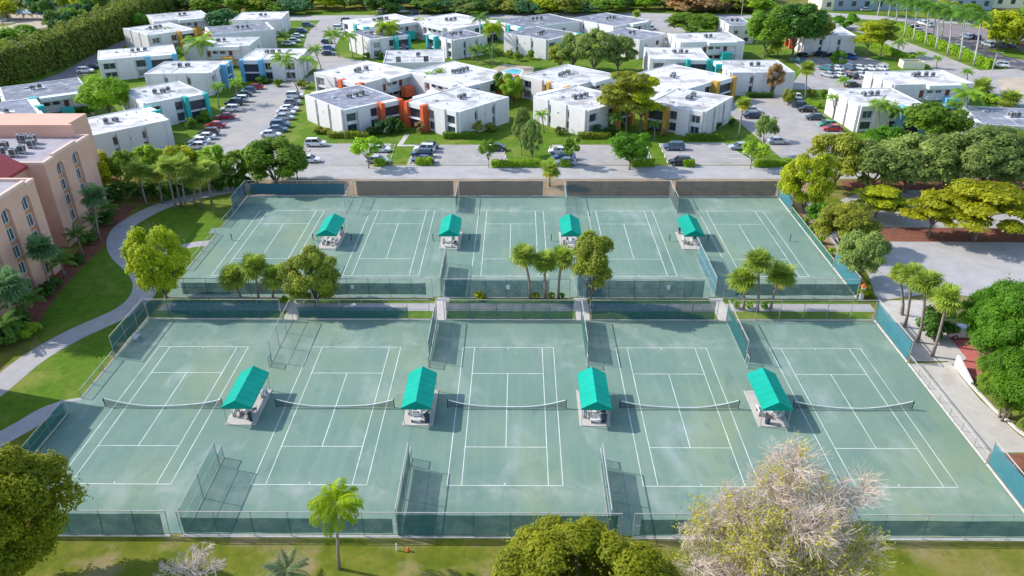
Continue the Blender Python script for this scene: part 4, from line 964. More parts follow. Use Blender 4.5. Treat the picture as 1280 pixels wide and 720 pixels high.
# ---- right side
for kind, x, y, top, w, c, lb in (
    ('globe',1003,266,184,78,'yg','dense yellow-green tree at the far right corner of the courts'),
    ('small',1017,289,250,30,'bright','small bright green tree on the orange dirt strip'),
    ('globe',1050,313,248,82,'olive','olive green tree leaning over the orange dirt strip'),
    ('oak',1070,352,283,72,'greyg','thin grey-green tree beside the blue screened court corner'),
    ('layer',1094,272,228,84,'yg','flat-topped yellow tree on the mulch by the right parking'),
    ('layer',1160,297,236,86,'gold','flat-topped golden tree in the middle of the mulch bed'),
    ('layer',1218,300,220,140,'gold','widest flat-topped golden tree in the mulch bed'),
    ('layer',1300,296,232,104,'gold','flat-topped golden tree cut by the right edge'),
    ('oak',1042,236,158,92,'olive','olive spreading tree at the right end of the street'),
    ('round',1096,214,152,64,'bright','bright green round tree before the blue finned block'),
    ('oak',1084,242,166,104,'greyg','grey-green oak over the street right of the courts'),
    ('oak',1130,240,160,112,'greyg','grey-green oak in front of the right-hand blocks, with a wide crown'),
    ('oak',1180,244,158,116,'greyg','grey-green oak above the parked grey car'),
    ('oak',1228,240,150,124,'greyg','tallest grey-green oak near the right edge'),
    ('oak',1280,242,154,110,'olive','olive oak cut by the right edge, over the street'),
    ('round',1165,182,116,86,'mid','green tree hiding the light blue stair wall'),
    ('round',1245,200,150,70,'greyg','grey-green tree in front of the patchy grey roof'),
    ('layer',1100,236,176,80,'olive','low olive tree between the oaks and the court corner')):
    tree(kind, x, y, top, w, c, ('',''), lb)['group'] = 'trees on the right side'
for x, y, top, w, cx in ((1098,168,124,30,1098),(1108,170,128,28,1112),(1118,172,134,26,1124)):
    palm('feather', x, y, top, w, 'by the blue finned block at right', cx)
for x, y, top, w, cx, k in ((1043,148,118,18,1041,'feather'),(1056,112,96,20,1053,'feather'),(1166,128,108,22,1166,'feather'),(1180,130,110,22,1180,'feather'),(1207,166,110,44,1210,'feather'),(1208,112,86,18,1209,'feather'),(1006,128,72,26,1009,'fan'),(972,70,45,22,971,'fan'),(1229,118,94,32,1228,'fan'),(1262,132,107,34,1262,'fan'),(1151,84,64,16,1151,'feather'),(1170,86,70,14,1172,'feather'),(1122,66,48,22,1124,'feather')):
    palm(k, x, y, top, w, 'among the blocks at the upper right', cx)
# royal palm avenue
RP = [(1130,46,1134,0),(1141,52,1146,2),(1156,57,1161,5),(1169,63,1174,8),(1184,69,1190,12),(1199,76,1206,14),(1217,82,1226,20)]
for i, (x, y, cx, top) in enumerate(RP):
    palm('royal', x, y, top, 36, ('in the avenue beside the upper right lane','royal palm avenue'), cx, 'royal palm with pale trunk, %s from the near end of the avenue row' % ORD[6-i])
for i, (x, y, cx, top) in enumerate([(1097,20,1101,-8),(1110,22,1114,-8),(1120,26,1122,-7),(1166,46,1170,6),(1176,52,1180,10),(1200,58,1203,14)]):
    palm('royal', x, y, top, 34, ('behind the avenue row along the parking','royal palm avenue'), cx)
# ---- left: palm row and planting along the curved path
PL = [(184,257,196,36,172),(203,254,201,32,196),(220,262,192,34,208),(227,258,196,32,216),(233,261,188,40,226),(244,258,207,34,243),(252,261,204,32,250),(265,255,194,38,258)]
for i, (x, y, top, w, cx) in enumerate(PL):
    palm('fan', x, y, top, w, ('in the row on the lawn left of the courts','palm row by the curved path'), cx, 'fan palm, %s from the left in the row beside the curved path' % ORD[i], (.40,.50,.09))
for x, y, top, w, cx, lb in ((125,300,226,42,117,'bluish fan palm against the far pink facade'),(66,368,290,52,50,'bluish fan palm against the near pink facade'),(22,420,330,62,8,'fan palm at the left edge below the pink facade')):
    palm('bluefan', x, y, top, w, ('',''), cx, lb)['group'] = 'palms at the pink building'
for x, y, top, w in ((104,318,284,34),(82,345,316,38),(38,400,362,52),(12,428,392,50),(138,280,252,30),(120,292,268,24)):
    palm('clump', x, y, top, w, ('at the foot of the pink building','low palms at the pink building'))
for x, y, top, w, c in ((98,330,316,22,'deep'),(60,372,352,26,'deep'),(70,360,345,22,'deep'),(20,412,390,40,'deep'),(112,305,292,20,'deep'),(30,420,402,44,'lime'),(134,280,262,26,'deep'),(8,432,410,40,'deep')):
    tree('shrub', x, y, top, w, c, ('at the foot of the pink building','shrubs at the pink building'))
for i in range(26):
    x = 118+i*7.4; y = 258-i*.95+tr.uniform(-5,3)
    if i % 3 == 2: palm('clump', x, y, y-26, 30, ('in the dark planting behind the palm row','planting behind the palm row'))
    else: tree('bush' if i % 3 else 'shrub', x, y, y-tr.uniform(18,26), tr.uniform(22,30), ('deep','deep','mid','blue')[i%4], ('in the dark planting behind the palm row','planting behind the palm row'))
for kind, x, y, top, w, c, lb in (
    ('round',128,246,188,54,'yg','yellow-green tree at the corner of the pink building'),('round',163,240,184,40,'mid','green tree left in the belt behind the palm row'),
    ('round',192,236,178,46,'lime','light green tree in the belt behind the palm row'),('round',232,234,176,52,'yg','yellow-green tree in the middle of the belt behind the palm row'),
    ('round',270,232,178,46,'lime','light green tree at the right of the belt behind the palm row'),('round',300,232,184,44,'mid','green tree above the far left court corner'),
    ('globe',346,232,166,94,'mid','broad dense green tree between the west car park and the far courts'),('round',372,224,186,34,'lime','small light green tree beside the west street lot entrance'),
    ('round',322,230,180,44,'lime','light green tree touching the far left court fence')):
    tree(kind, x, y, top, w, c, ('',''), lb)['group'] = 'tree belt left of the courts'
t = thing('garden_umbrella', 'orange garden umbrella in the dark planting near the pink building', 'umbrella', G(146,240), 0)
part('pole', MB().cyl(0,0,0,2.6,.03,n=6), M['galv'], t); part('shade', MB().tube([(0,0,2.1),(0,0,2.75)], [1.5,.05], 8), M['orange'], t)
# ---- street trees and planting of the estate
for kind, x, y, top, w, c, lb in (
    ('small',461,210,167,40,'lime','light green small tree in the island of the second street lot'),('small',611,210,172,24,'mid','slim green tree at the right end of the second lot'),
    ('small',714,209,168,26,'mid','small green tree beside the white and blue cars'),('round',787,212,158,60,'bright','bright green round tree between the third and fourth street lots'),
    ('small',938,211,172,36,'lime','light green small tree at the hedge right of the fourth lot'),('small',952,196,140,30,'greyg','thin grey-green tree beside the right-hand lot'),
    ('oak',665,202,146,34,'greyg','thin grey-green tree on the lawn with a pale trunk'),('oak',652,194,132,26,'greyg','thinner grey-green tree on the lawn, left of its neighbour'),
    ('small',598,172,150,16,'olive','tiny thin tree by the right wall of the orange finned block'),
    ('layer',782,168,82,84,'olive','two-trunked street tree, tall olive crown before the ochre block'),('layer',800,166,90,72,'yg','yellow-green crown beside the tall two-trunked street tree'),
    ('round',640,134,90,34,'lime','light green tree below the swimming pool'),('round',628,128,86,28,'mid','green tree left below the swimming pool'),('bush',648,122,96,26,'mid','green bush under the swimming pool terrace'),
    ('oak',716,88,36,56,'greyg','left of the grey-green oaks in the estate'),('oak',742,92,30,62,'greyg','tallest grey-green oak in the estate centre'),('oak',772,90,38,60,'greyg','right of the grey-green oaks in the estate'),('oak',700,86,50,40,'olive','low olive oak beside the sunlit three-panel block'),
    ('round',139,150,86,70,'lime','willowy light green tree behind the three blank wall panels'),('far',106,146,128,30,'mid','green tree at the teal stair wall far left'),
    ('round',955,72,0,66,'mid','left half of the big dark tree behind the red wall'),('round',990,72,-4,80,'deep','big dark tree before the white slit-window block'),('round',1015,66,6,46,'olive','right edge of the big dark tree group'),
    ('oak',866,44,8,78,'mid','wide green tree at the far lane end'),('layer',1082,72,22,50,'yg','flat-topped tree with bare trunk by the upper right lane'),('layer',1100,70,20,44,'olive','flat-topped olive tree beside its twin at the upper right lane'),
    ('bush',1056,36,14,34,'bright','bright green round bush by the far street at right'),('far',1246,62,8,60,'yg','tall yellow-green tree at the parking in the upper right'),('far',1270,60,4,60,'mid','green tree at the top right edge'),
    ('far',30,75,26,60,'mid','green tree mass left of the tall hedge'),('far',14,92,50,50,'lime','light green tree at the left edge above the hedge'),('far',64,80,44,36,'olive','olive tree against the tall hedge'),
    ('far',178,42,14,24,'bright','bright green tree at the top end of the tall hedge'),('far',280,42,8,40,'blue','bluish green tree between the far left blocks'),('far',170,26,-4,34,'brown','brownish tree at the top end of the hedge'),
    ('oak',965,120,76,26,'brown','brownish tree at the far car park entrance'),('bush',1048,82,62,22,'bright','bright green bush among the parked cars'),('bush',985,130,110,18,'olive','olive bush beside the three-panel teal block')):
    tree(kind, x, y, top, w, c, ('',''), lb)['group'] = 'trees of the estate'
EP = [('feather',375,124,66,36,354,'with long hanging fronds by the west lane'),('feather',424,72,37,30,416,'left of the pair by the grey teal block'),('feather',441,72,40,24,437,'right of the pair by the grey teal block'),('queen',483,66,26,38,484,'with a brown-green head before the teal fins'),
      ('fan',526,46,20,24,525,'with a round head in the far row'),('royal',600,66,20,28,600,'left of the tall pair at the lawn strip'),('queen',615,84,28,34,616,'right of the tall pair at the lawn strip'),('feather',262,82,44,44,250,'spreading, with a double head'),('clump',236,80,56,40,236,'low at the spreading feather palm'),
      ('feather',274,135,104,22,272,'left of the two beside the west car park'),('feather',297,130,99,22,295,'right of the two beside the west car park'),('feather',350,78,62,14,346,'small, before the light blue finned block'),('feather',402,88,57,24,393,'slim, at the lane bend'),('feather',384,98,70,20,384,'short, at the lane bend'),
      ('feather',204,58,36,16,201,'left of the two at the ochre finned block'),('feather',212,58,35,16,210,'right of the two at the ochre finned block'),('feather',178,92,76,16,177,'small, at the light blue panel'),('feather',537,120,90,18,537,'left of the three on the wall left of the pool'),('feather',548,118,86,18,549,'middle of the three on the wall left of the pool'),('feather',560,118,92,18,559,'right of the three on the wall left of the pool'),
      ('fan',923,173,117,24,930,'on a slim trunk right of the ochre fins'),('fan',905,110,86,18,901,'at the teal fin wall'),('feather',680,166,138,22,677,'low, at the sunlit three-slit wall'),('clump',770,168,140,26,770,'against the shaded ochre block'),('clump',818,176,150,18,818,'below the tall ochre fins'),('clump',360,58,38,22,326,'between the upper west blocks'),
      ('clump',596,78,55,30,596,'left in the thicket above the pool'),('clump',612,80,55,28,612,'right in the thicket above the pool'),('fan',752,44,24,16,752,'rising behind the grey oaks'),('fan',796,26,10,14,796,'in the far row, yellow headed'),('feather',878,62,44,26,874,'before the teal gallery block'),('feather',936,40,24,18,934,'at the small grey roofed block'),('clump',30,24,10,20,30,'at the carport'),('feather',240,30,20,12,240,'at the far left block'),('feather',228,30,21,12,228,'left at the far left block')]
for k, x, y, top, w, cx, lb in EP:
    palm(k, x, y, top, w, (lb,'palms of the estate'), cx)
SH = [(402,166,157,22,'olive'),(440,168,160,18,'mid'),(466,168,158,20,'deep'),(480,168,150,26,'blue'),(492,166,146,28,'deep'),(503,164,154,12,'mid'),(525,166,152,18,'brown'),(614,164,153,18,'olive'),(588,166,160,18,'mid'),(700,168,158,16,'olive'),(745,168,155,20,'blue'),(762,168,156,20,'deep'),(830,170,160,12,'brown'),(868,168,152,12,'mid'),(896,162,152,12,'deep'),(914,158,148,10,'deep'),
      (255,152,138,22,'mid'),(240,160,146,18,'mid'),(170,190,178,18,'deep'),(186,184,176,14,'yg'),(150,196,186,16,'deep'),(404,126,114,26,'brown'),(420,120,104,26,'olive'),(460,72,64,14,'mid'),(476,74,64,12,'deep'),(330,104,94,20,'deep'),(348,108,98,14,'mid'),(380,110,98,18,'olive'),(545,124,114,14,'brown'),(624,70,60,12,'mid'),(636,72,62,14,'olive'),(648,76,64,14,'mid'),(662,74,62,14,'mid'),(1014,120,110,12,'olive'),(1030,124,112,14,'mid'),(1108,118,108,14,'brown'),(1240,128,116,30,'lime'),(996,60,50,14,'lime'),(960,70,60,18,'lime'),(1140,74,64,12,'mid'),(1158,86,80,10,'yg'),(600,374,368.5,16,'yg'),(1085,372,360,16,'mid'),(1078,372,354,18,'yg'),(1007,280,271,10,'lime'),(1015,291,281,11,'lime'),(1025,304,294,11,'lime'),(1037,320,309,12,'lime'),(920,386,378,9,'lime'),(936,386,378,11,'lime'),(955,386,378,12,'lime'),(670,374,369,10,'yg'),(690,374,368,10,'yg'),(703,374,368,9,'mid'),(357,378,370,9,'lime')]
for x, y, top, w, c in SH:
    tree('shrub', x, y, top, w, c, ('planted among the blocks and walks','garden shrubs'))
# far tree line along the top
TL = random.Random(21); cols = ['mid','deep','blue','yg','lime','olive','mid','brown','greyg']
for k, (y0, hh) in enumerate(((17,26),(10,30),(3,30),(-5,28))):
    for i in range(30):
        x = 188+i*26+(k%2)*13+TL.uniform(-8,8); y = y0+TL.uniform(-2,2)
        if k == 0 and (395 < x < 450 or 770 < x < 850): continue
        tree('far', x, y, y-TL.uniform(hh-7,hh+3), TL.uniform(36,54), cols[TL.randrange(9)], ('in the tree line along the top edge','far tree line'))
for i in range(24):
    x = -40+i*11+TL.uniform(-5,5); y = TL.uniform(8,30) if x < 60 else TL.uniform(4,16)
    if 20 < x < 56 and y > 18: continue
    tree('far', x, y, y-TL.uniform(18,30), TL.uniform(22,36), cols[TL.randrange(9)], ('beyond the tall hedge at upper left','trees beyond the hedge'))
for i in range(16):
    x = 96+TL.uniform(-30,20); y = 44+TL.uniform(-4,4)-(x-66)*.32
    tree('far', x, y, y-TL.uniform(22,30), TL.uniform(16,24), TL.choice(('mid','deep','blue')), ('in the group behind the tall hedge','trees behind the hedge'))
for i in range(16):
    x = 1010+i*20+TL.uniform(-8,8); y = TL.uniform(-10,-2)
    tree('far', x, y, y-TL.uniform(12,24), TL.uniform(26,46), cols[TL.randrange(9)], ('along the top edge at right','far tree line at right'))
for x, y, top, w, c in ((1180,24,-4,40,'olive'),(1210,28,2,36,'mid'),(1262,44,6,44,'yg'),(1290,48,0,50,'mid')):
    tree('far', x, y, top, w, c, ('behind the royal palms','trees behind the royal palms'))

# ---- hedges
def hedge(label, pts, w, h, col, leaf=.28, dens=26, group='clipped hedges', z0=0.0):
    P = [G(x, y) for x, y in pts]; o = P[0]; g = np.random.default_rng(int(abs(o.x)*10)+3)
    core = MB(); cen = []; nr = []
    for a, b in zip(P, P[1:]):
        d = b-a; L = d.length; u = d/L; n = Vector((-u.y,u.x,0)); a0 = a-o; e = min(.22, w*.2)
        core.obox((a0.x-n.x*w/2+n.x*e, a0.y-n.y*w/2+n.y*e), u, n, e*.5, L-e*.5, 0, w-2*e, 0, h-e)
        k = int(L*(w+2*h)*dens); s = g.uniform(0, L, k); q = g.uniform(0, w+2*h, k)
        for si, qi in zip(s, q):
            if qi < h: off, z, nn = -w/2, qi, (-n.x,-n.y,.3)
            elif qi < h+w: off, z, nn = qi-h-w/2, h, (0,0,1)
            else: off, z, nn = w/2, qi-h-w, (n.x,n.y,.3)
            wob = .10*h*math.sin(si*.7+o.x)*math.sin(si*.23)
            cen.append((a0.x+u.x*si+n.x*off, a0.y+u.y*si+n.y*off, max(.05, z+(wob if z > h*.6 else 0)))); nr.append(nn)
    cen = np.array(cen)+g.normal(size=(len(cen),3))*leaf*(.35 if h < 5 else .8)
    if h > 5: cen[:,2] = np.maximum(.1, cen[:,2]*(1+.10*np.sin(cen[:,0]*.9)*np.sin(cen[:,1]*.7)+.07*np.sin(cen[:,0]*2.3+1)))
    nr = np.array(nr)+g.normal(size=(len(cen),3))*.5
    tint = np.clip(.42+.15*np.sin(cen[:,0]*.6)*np.sin(cen[:,1]*.5)+g.normal(size=len(cen))*.16, 0, 1)
    t = thing('hedge', label, 'hedge', o, 0, group)
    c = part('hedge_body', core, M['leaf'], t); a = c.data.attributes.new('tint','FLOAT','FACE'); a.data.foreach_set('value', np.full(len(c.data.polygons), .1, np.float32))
    f = link('foliage', leaf_mesh('foliage', cen, nr, g.uniform(.6,1.3,len(cen))*leaf, tint, M['leaf']), t)
    c.color = f.color = (*GR[col], 1)
hedge('tall wide hedge of mixed greens along the driveway at upper left', [(-70,135),(0,105),(60,86),(112,62),(157,41),(200,18)], 7.5, 8.5, 'hedge', .62, 6.5, 'tall hedges')
HD = [('low clipped hedge at the grey roofed orange block', [(411,172),(461,173)],'olive'),('low clipped hedge at the white orange finned block', [(554,173),(598,173)],'mid'),('low clipped hedge left of the two-trunked tree', [(722,173),(762,173)],'olive'),
      ('low clipped hedge before the ochre finned block', [(857,175),(903,175)],'mid'),('street hedge beside the third lot, with bare stems', [(614,208.5),(680,208)],'lime'),('short street hedge right of the lone palm', [(700,208),(712,208)],'lime'),
      ('short street hedge in front of the blue parked car', [(520,206),(541,206)],'lime'),('tiny street hedge under the light green small tree', [(468,207),(482,207)],'lime'),('street hedge under the bright green round tree', [(788,208),(818,207.5)],'lime'),
      ('short clipped hedge by the dark wagon', [(853,208),(868,207.5)],'lime'),('street hedge at the right-hand lot corner', [(942,208.5),(992,207.5)],'lime'),('dark hedge under the three blank panels of the teal block', [(933,122),(966,122)],'deep'),
      ('boxy hedge beside the white suv in the right-hand lot', [(1008,130),(1024,136)],'lime')]
for lb, pts, c in HD: hedge(lb, pts, 1.1, 1.25, c, .24, 34)
hedge('long clipped hedge between the royal palms and the parking', [(1120,38),(1150,50),(1190,66),(1238,86)], 1.6, 2.2, 'lime', .4, 14)
hedge('clipped hedge across the far street behind the top lawn', [(638,17),(668,16.5)], 2.5, 4.0, 'deep', .6, 6)
hedge('low hedge along the upper right lane', [(1085,56),(1120,70),(1140,78)], 1.6, 1.6, 'lime', .4, 14)

# ---------------------------------------------------------------- cars
def car_proto(kind):
    W = .90
    if kind == 'sedan': ST = [(-2.28,.50,.78,.62),(-2.15,.34,.90,.80),(-1.55,.28,.95,.89),(-.9,.26,.93,.9),(.9,.26,.92,.9),(1.5,.28,.84,.88),(2.1,.32,.74,.80),(2.26,.45,.64,.66)]; GH = [(-1.75,.94,-1.05,1.40),(1.25,.88,.35,1.42)]
    elif kind == 'suv': ST = [(-2.25,.52,.95,.70),(-2.18,.40,1.08,.84),(-1.5,.34,1.10,.92),(.9,.32,1.06,.92),(1.5,.34,1.00,.90),(2.1,.38,.90,.82),(2.25,.5,.76,.68)]; GH = [(-2.08,1.08,-1.75,1.66),(1.25,1.02,.45,1.70)]
    else: ST = [(-1.95,.48,.88,.66),(-1.88,.34,.98,.80),(-1.2,.28,.98,.87),(.8,.26,.95,.87),(1.35,.28,.86,.85),(1.85,.32,.74,.78),(2.0,.45,.62,.64)]; GH = [(-1.78,.98,-1.35,1.46),(1.2,.90,.35,1.49)]
    b = MB(); rings = []
    for (x, zb, zt, w) in ST:
        zm = zb+(zt-zb)*.55
        rings.append([(x,-w*.93,zb),(x,-w,zm),(x,-w*.96,zt-.05),(x,-w*.82,zt),(x,w*.82,zt),(x,w*.96,zt-.05),(x,w,zm),(x,w*.93,zb)])
    vs = [p for r in rings for p in r]; k = 8; fs = []
    for i in range(len(rings)-1):
        for j in range(k): fs.append((i*k+j, i*k+(j+1)%k, (i+1)*k+(j+1)%k, (i+1)*k+j))
    fs += [tuple(range(k)), tuple((len(rings)-1)*k+j for j in range(k-1,-1,-1))]
    fs = [f[::-1] for f in fs]
    b.add(vs, fs)
    (xr, zr, xrt, zt), (xf, zf, xft, zft) = GH; wb, wt = W*.90, W*.70
    # roof panel and pillars in body colour
    b.add([(xrt-.05,-wt-.02,zt),(xft+.05,-wt-.02,zft),(xft+.05,wt+.02,zft),(xrt-.05,wt+.02,zt),(xrt,-wt*.8,zt+.05),(xft,-wt*.8,zft+.05),(xft,wt*.8,zft+.05),(xrt,wt*.8,zt+.05)],
          [(4,5,6,7),(0,1,5,4),(1,2,6,5),(2,3,7,6),(3,0,4,7),(3,2,1,0)])
    for s in (-1, 1):
        for (xa, za, xb, zb) in ((xr,zr,xrt,zt),(xf,zf,xft,zft),((xr+xf)/2-.1,(zr+zf)/2,(xrt+xft)/2-.05,(zt+zft)/2)):
            b.tube([(xa, s*wb, za-.03), (xb, s*(wt+.01), zb)], .045, 5)
        b.box((xr+xf)/2+.75-.08, (xr+xf)/2+.75+.08, min(s*(W+.02), s*(W+.14)), max(s*(W+.02), s*(W+.14)), zf+.0, zf+.13)
    g = MB(); e = .012
    g.add([(xr,-wb,zr-.02),(xf,-wb,zf-.02),(xf,wb,zf-.02),(xr,wb,zr-.02),(xrt,-wt,zt),(xft,-wt,zft),(xft,wt,zft),(xrt,wt,zt)], [(0,1,5,4),(1,2,6,5),(2,3,7,6),(3,0,4,7)])
    rad = .33 if kind != 'suv' else .37; x0, x1 = ST[0][0]+.85, ST[-1][0]-.85
    t = thing('parked_car', '', 'car'); part('body', b, M['paint'], t, False); part('window_glass', g, M['car_glass'], t)
    for x in (x0, x1):
        for s in (-1, 1):
            wl_ = part('wheel', MB().tube([(x,s*.68,rad),(x,s*.91,rad)], rad, 14), M['tyre'], t)
            part('rim', MB().tube([(x,s*.90,rad),(x,s*.925,rad)], rad*.62, 12), M['rim'], wl_)
    zl = ST[-1][2]
    for s in (-1, 1):
        y0, y1 = sorted((s*.38, s*.64)); part('headlight', MB().box(ST[-1][0]-.10, ST[-1][0]+.015, y0, y1, zl-.13, zl-.02), M['light_lens'], t)
        part('taillight', MB().box(ST[0][0]-.015, ST[0][0]+.10, y0, y1, ST[0][2]-.2, ST[0][2]-.06), M['tail_lens'], t)
    return note(t)
CARS = {k: car_proto(k) for k in ('sedan','suv','hatch')}; USED = set()
CC = {'white':(.72,.73,.74),'silver':(.42,.44,.46),'grey':(.16,.18,.20),'dark grey':(.055,.065,.075),'black':(.012,.014,.017),'navy':(.012,.028,.075),'blue':(.02,.09,.30),'steel blue':(.08,.14,.22),'red':(.45,.015,.03),'green':(.03,.30,.14),'teal':(.03,.18,.20),'beige':(.42,.38,.31)}
def car(px, py, kind, col, ang, where, group):
    src = CARS[kind]; p = G(px, py)
    if kind not in USED: o = src; USED.add(kind)
    else: o = copy_tree(src)
    o.location = (p.x, p.y, .022); o.rotation_euler = (0,0,R(ang+tr.uniform(-2,2)))
    bodies = [c for c in (CH_OF[src.name] if o is src else [x for x in COL.objects if x.parent == o]) if c.name.split('.')[0] == 'body']
    bodies[0].color = (*CC[col], 1)
    o['label'] = '%s %s %s' % (col, {'sedan':'sedan','suv':'suv','hatch':'hatchback'}[kind], where); o['group'] = group
    return o
def row(items, where, group, ang):
    for i, (x, y, kind, col) in enumerate(items): car(x, y, kind, col, ang, where.replace('#', ORD[i]), group)
row([(246.5,186,'hatch','white'),(250,179.5,'sedan','white'),(257,174,'sedan','white'),(262,169,'suv','dark grey'),(270,159.5,'sedan','red'),(282,148.5,'sedan','red'),(288.5,139.5,'suv','white'),(293,131.5,'suv','navy'),(300,127.5,'suv','white'),(305,120.5,'sedan','dark grey'),(311,115.5,'hatch','steel blue'),(319,111.5,'sedan','red')], 'in the left row of the west car park, # from the courts', 'cars in the west car park', 184)
row([(339,171,'sedan','white'),(347.5,164.5,'sedan','steel blue'),(351,159,'suv','steel blue'),(356,149.5,'sedan','silver'),(358,143,'sedan','white'),(362,138.5,'sedan','white'),(366,131,'hatch','grey'),(369,122.5,'suv','white')], 'in the right row of the west car park, # from the courts', 'cars in the west car park', 2)
row([(361,56.5,'sedan','white'),(368,53,'sedan','silver'),(372.5,47,'sedan','white'),(377.5,40.5,'hatch','steel blue'),(385,33.5,'suv','steel blue')], 'on the left of the upper west lane, # from below', 'cars along the upper west lane', 4)
row([(411,69,'sedan','navy'),(411,62.5,'hatch','blue'),(409,54.5,'hatch','navy'),(424,37,'suv','white'),(432,32.5,'sedan','white'),(434,28,'suv','navy')], 'on the right of the upper west lane, # from below', 'cars along the upper west lane', 2)
row([(395,182.5,'suv','white'),(387,202.5,'sedan','white'),(475,189.5,'sedan','white'),(472,203.5,'sedan','silver')], 'in the first street lot from the left, # counted from the left rear', 'cars in the street lots', 0)
row([(529,203,'sedan','navy'),(528,196,'suv','navy'),(531,189.5,'suv','white'),(535,185.5,'sedan','dark grey')], 'parked left in the second street lot, # from the street', 'cars in the street lots', 178)
car(619,188,'sedan','dark grey',180,'at the right end of the second street lot behind a slim tree','cars in the street lots')
row([(707,206,'hatch','silver'),(705,199.5,'sedan','blue'),(699,192,'sedan','white')], 'parked left in the third street lot, # from the street', 'cars in the street lots', 178)
car(798,200.5,'sedan','silver',0,'under the bright green round tree','cars in the street lots')
row([(850,206,'suv','black'),(842,187,'suv','steel blue')], 'parked left in the fourth street lot, # from the street', 'cars in the street lots', 180)
car(924,186.5,'sedan','silver',180,'at the right end of the fourth street lot','cars in the street lots')
row([(972,179.5,'sedan','silver'),(957,160,'sedan','beige'),(941,147.5,'sedan','navy'),(940,140.5,'sedan','white')], 'on the left of the right-hand lot, # from the street', 'cars in the right-hand lot', 0)
row([(1040,163.5,'sedan','red'),(1033.5,158.5,'hatch','green'),(1018.5,149.5,'sedan','dark grey'),(1008,139.5,'sedan','black'),(998,134,'hatch','dark grey'),(993,129.5,'hatch','silver'),(990,125,'suv','white')], 'on the right of the right-hand lot, # from the street', 'cars in the right-hand lot', 178)
row([(1032,88,'suv','teal'),(1045,87.5,'sedan','white'),(1059,87,'suv','steel blue'),(1072.5,87,'sedan','white'),(1086.5,87.5,'sedan','white'),(1100,87.5,'sedan','white')], 'in the back row of the far car park, # from the left', 'cars in the far car park', 122)
row([(1034.5,96,'sedan','silver'),(1047.5,96.5,'sedan','white'),(1058.5,96,'sedan','red'),(1064,97.5,'hatch','black'),(1073.5,95.5,'sedan','white'),(1087,96.5,'sedan','red')], 'in the front row of the far car park, # from the left', 'cars in the far car park', 122)
row([(996,78,'hatch','teal'),(1002,71,'sedan','black'),(1024,70.5,'suv','navy'),(1041,71.5,'sedan','dark grey'),(1062,73.5,'suv','blue')], 'close to the wall of the slit-window block, # from the left', 'cars in the far car park', 120)
car(1065,108.5,'sedan','dark grey',10,'alone in the lane below the far car park','cars in the far car park')
row([(107.5,91,'suv','white'),(119,86,'sedan','navy')], 'on the driveway under the tall hedge, # from the left', 'cars on the driveway', 8)
row([(813,37.5,'suv','white'),(806,32,'suv','navy')], 'on the far lane behind the grey oaks, # from the right', 'cars on the far lane', 4)
row([(1142,36,'sedan','navy'),(1146,40,'sedan','silver'),(1158,46,'sedan','dark grey'),(1164,50,'sedan','silver'),(1195,61,'sedan','white'),(1200,65,'sedan','dark grey'),(1208,69,'sedan','navy'),(1214,71,'sedan','silver'),(1226,75,'sedan','navy'),(1233,78,'sedan','steel blue'),(1250,84,'suv','white')], 'behind the royal palm hedge, # from the top', 'cars in the upper right parking', 150)
row([(1152,31,'suv','white'),(1160,33,'sedan','silver'),(1207,48,'suv','white'),(1218,49,'suv','navy'),(1234,58,'suv','white'),(1248,58.5,'suv','steel blue'),(1261,58.5,'suv','steel blue'),(1279,57,'sedan','red')], 'in the back rows of the upper right parking, # from the left', 'cars in the upper right parking', 100)
row([(1082,14,'sedan','silver'),(478,16,'suv','white'),(504,16,'suv','white'),(520,18,'suv','navy')], 'at the far street under the trees, # counted', 'cars at the far street', 5)
car(1188,219,'suv','grey',0,'under the grey-green oaks on the right street','cars on the right side')
car(1203,420,'sedan','silver',0,'on the red paving under the bright green tree','cars on the right side')

# painted bay lines between the parked cars
def bays(p0, p1, n, ang, L=4.9):
    a, b = G(*p0), G(*p1); c, s_ = math.cos(R(ang))*L/2, math.sin(R(ang))*L/2; mb = MB(); u = Vector((-s_, c, 0)).normalized()*.06
    for i in range(n+1):
        p = a.lerp(b, i/n); mb.add([(p.x-c-u.x,p.y-s_-u.y,.031),(p.x+c-u.x,p.y+s_-u.y,.031),(p.x+c+u.x,p.y+s_+u.y,.031),(p.x-c+u.x,p.y-s_+u.y,.031)], [(0,1,2,3)])
    o = part('bay_lines', mb, M['line']); o['kind'] = 'structure'
    return [a.lerp(b, (i+.5)/n) for i in range(n)], Vector((math.cos(R(ang)), math.sin(R(ang)), 0)), R(ang)
def stops(where, q, side):
    pts, d, an = q
    for i, p in enumerate(pts):
        p = p+d*side*2.35; t = thing('wheel_stop', 'pale concrete wheel stop %s' % where, 'wheel stop', (p.x,p.y,.02), an+PI/2, 'wheel stops')
        part('block', MB().add([(-.85,-.09,0),(.85,-.09,0),(.85,.09,0),(-.85,.09,0),(-.82,-.05,.13),(.82,-.05,.13),(.82,.05,.13),(-.82,.05,.13)], [(4,5,6,7),(0,1,5,4),(1,2,6,5),(2,3,7,6),(3,0,4,7)]), M['curb'], t)
bays((246,189), (322,109), 15, 4); bays((338,175), (371,118), 11, 2)
stops('on the left side of the first street lot', bays((398,203), (402,180), 4, 0), -1); stops('on the right side of the first street lot', bays((472,206), (480,181), 4, 0), 1)
stops('on the left side of the second street lot', bays((527,206.5), (534,182), 4, 0), -1); stops('on the right side of the second street lot', bays((620,206), (614,182), 4, 0), 1)
stops('on the left side of the third street lot', bays((705,206.5), (701,183), 4, 0), -1); stops('on the right side of the third street lot', bays((802,206), (794,182), 4, 0), 1)
stops('on the left side of the fourth street lot', bays((851,206.5), (838,180), 4, 0), -1); stops('on the right side of the fourth street lot', bays((934,205), (905,180), 4, 0), 1)
bays((985,200), (930,131), 11, 0); bays((1050,168), (985,120), 9, 0)
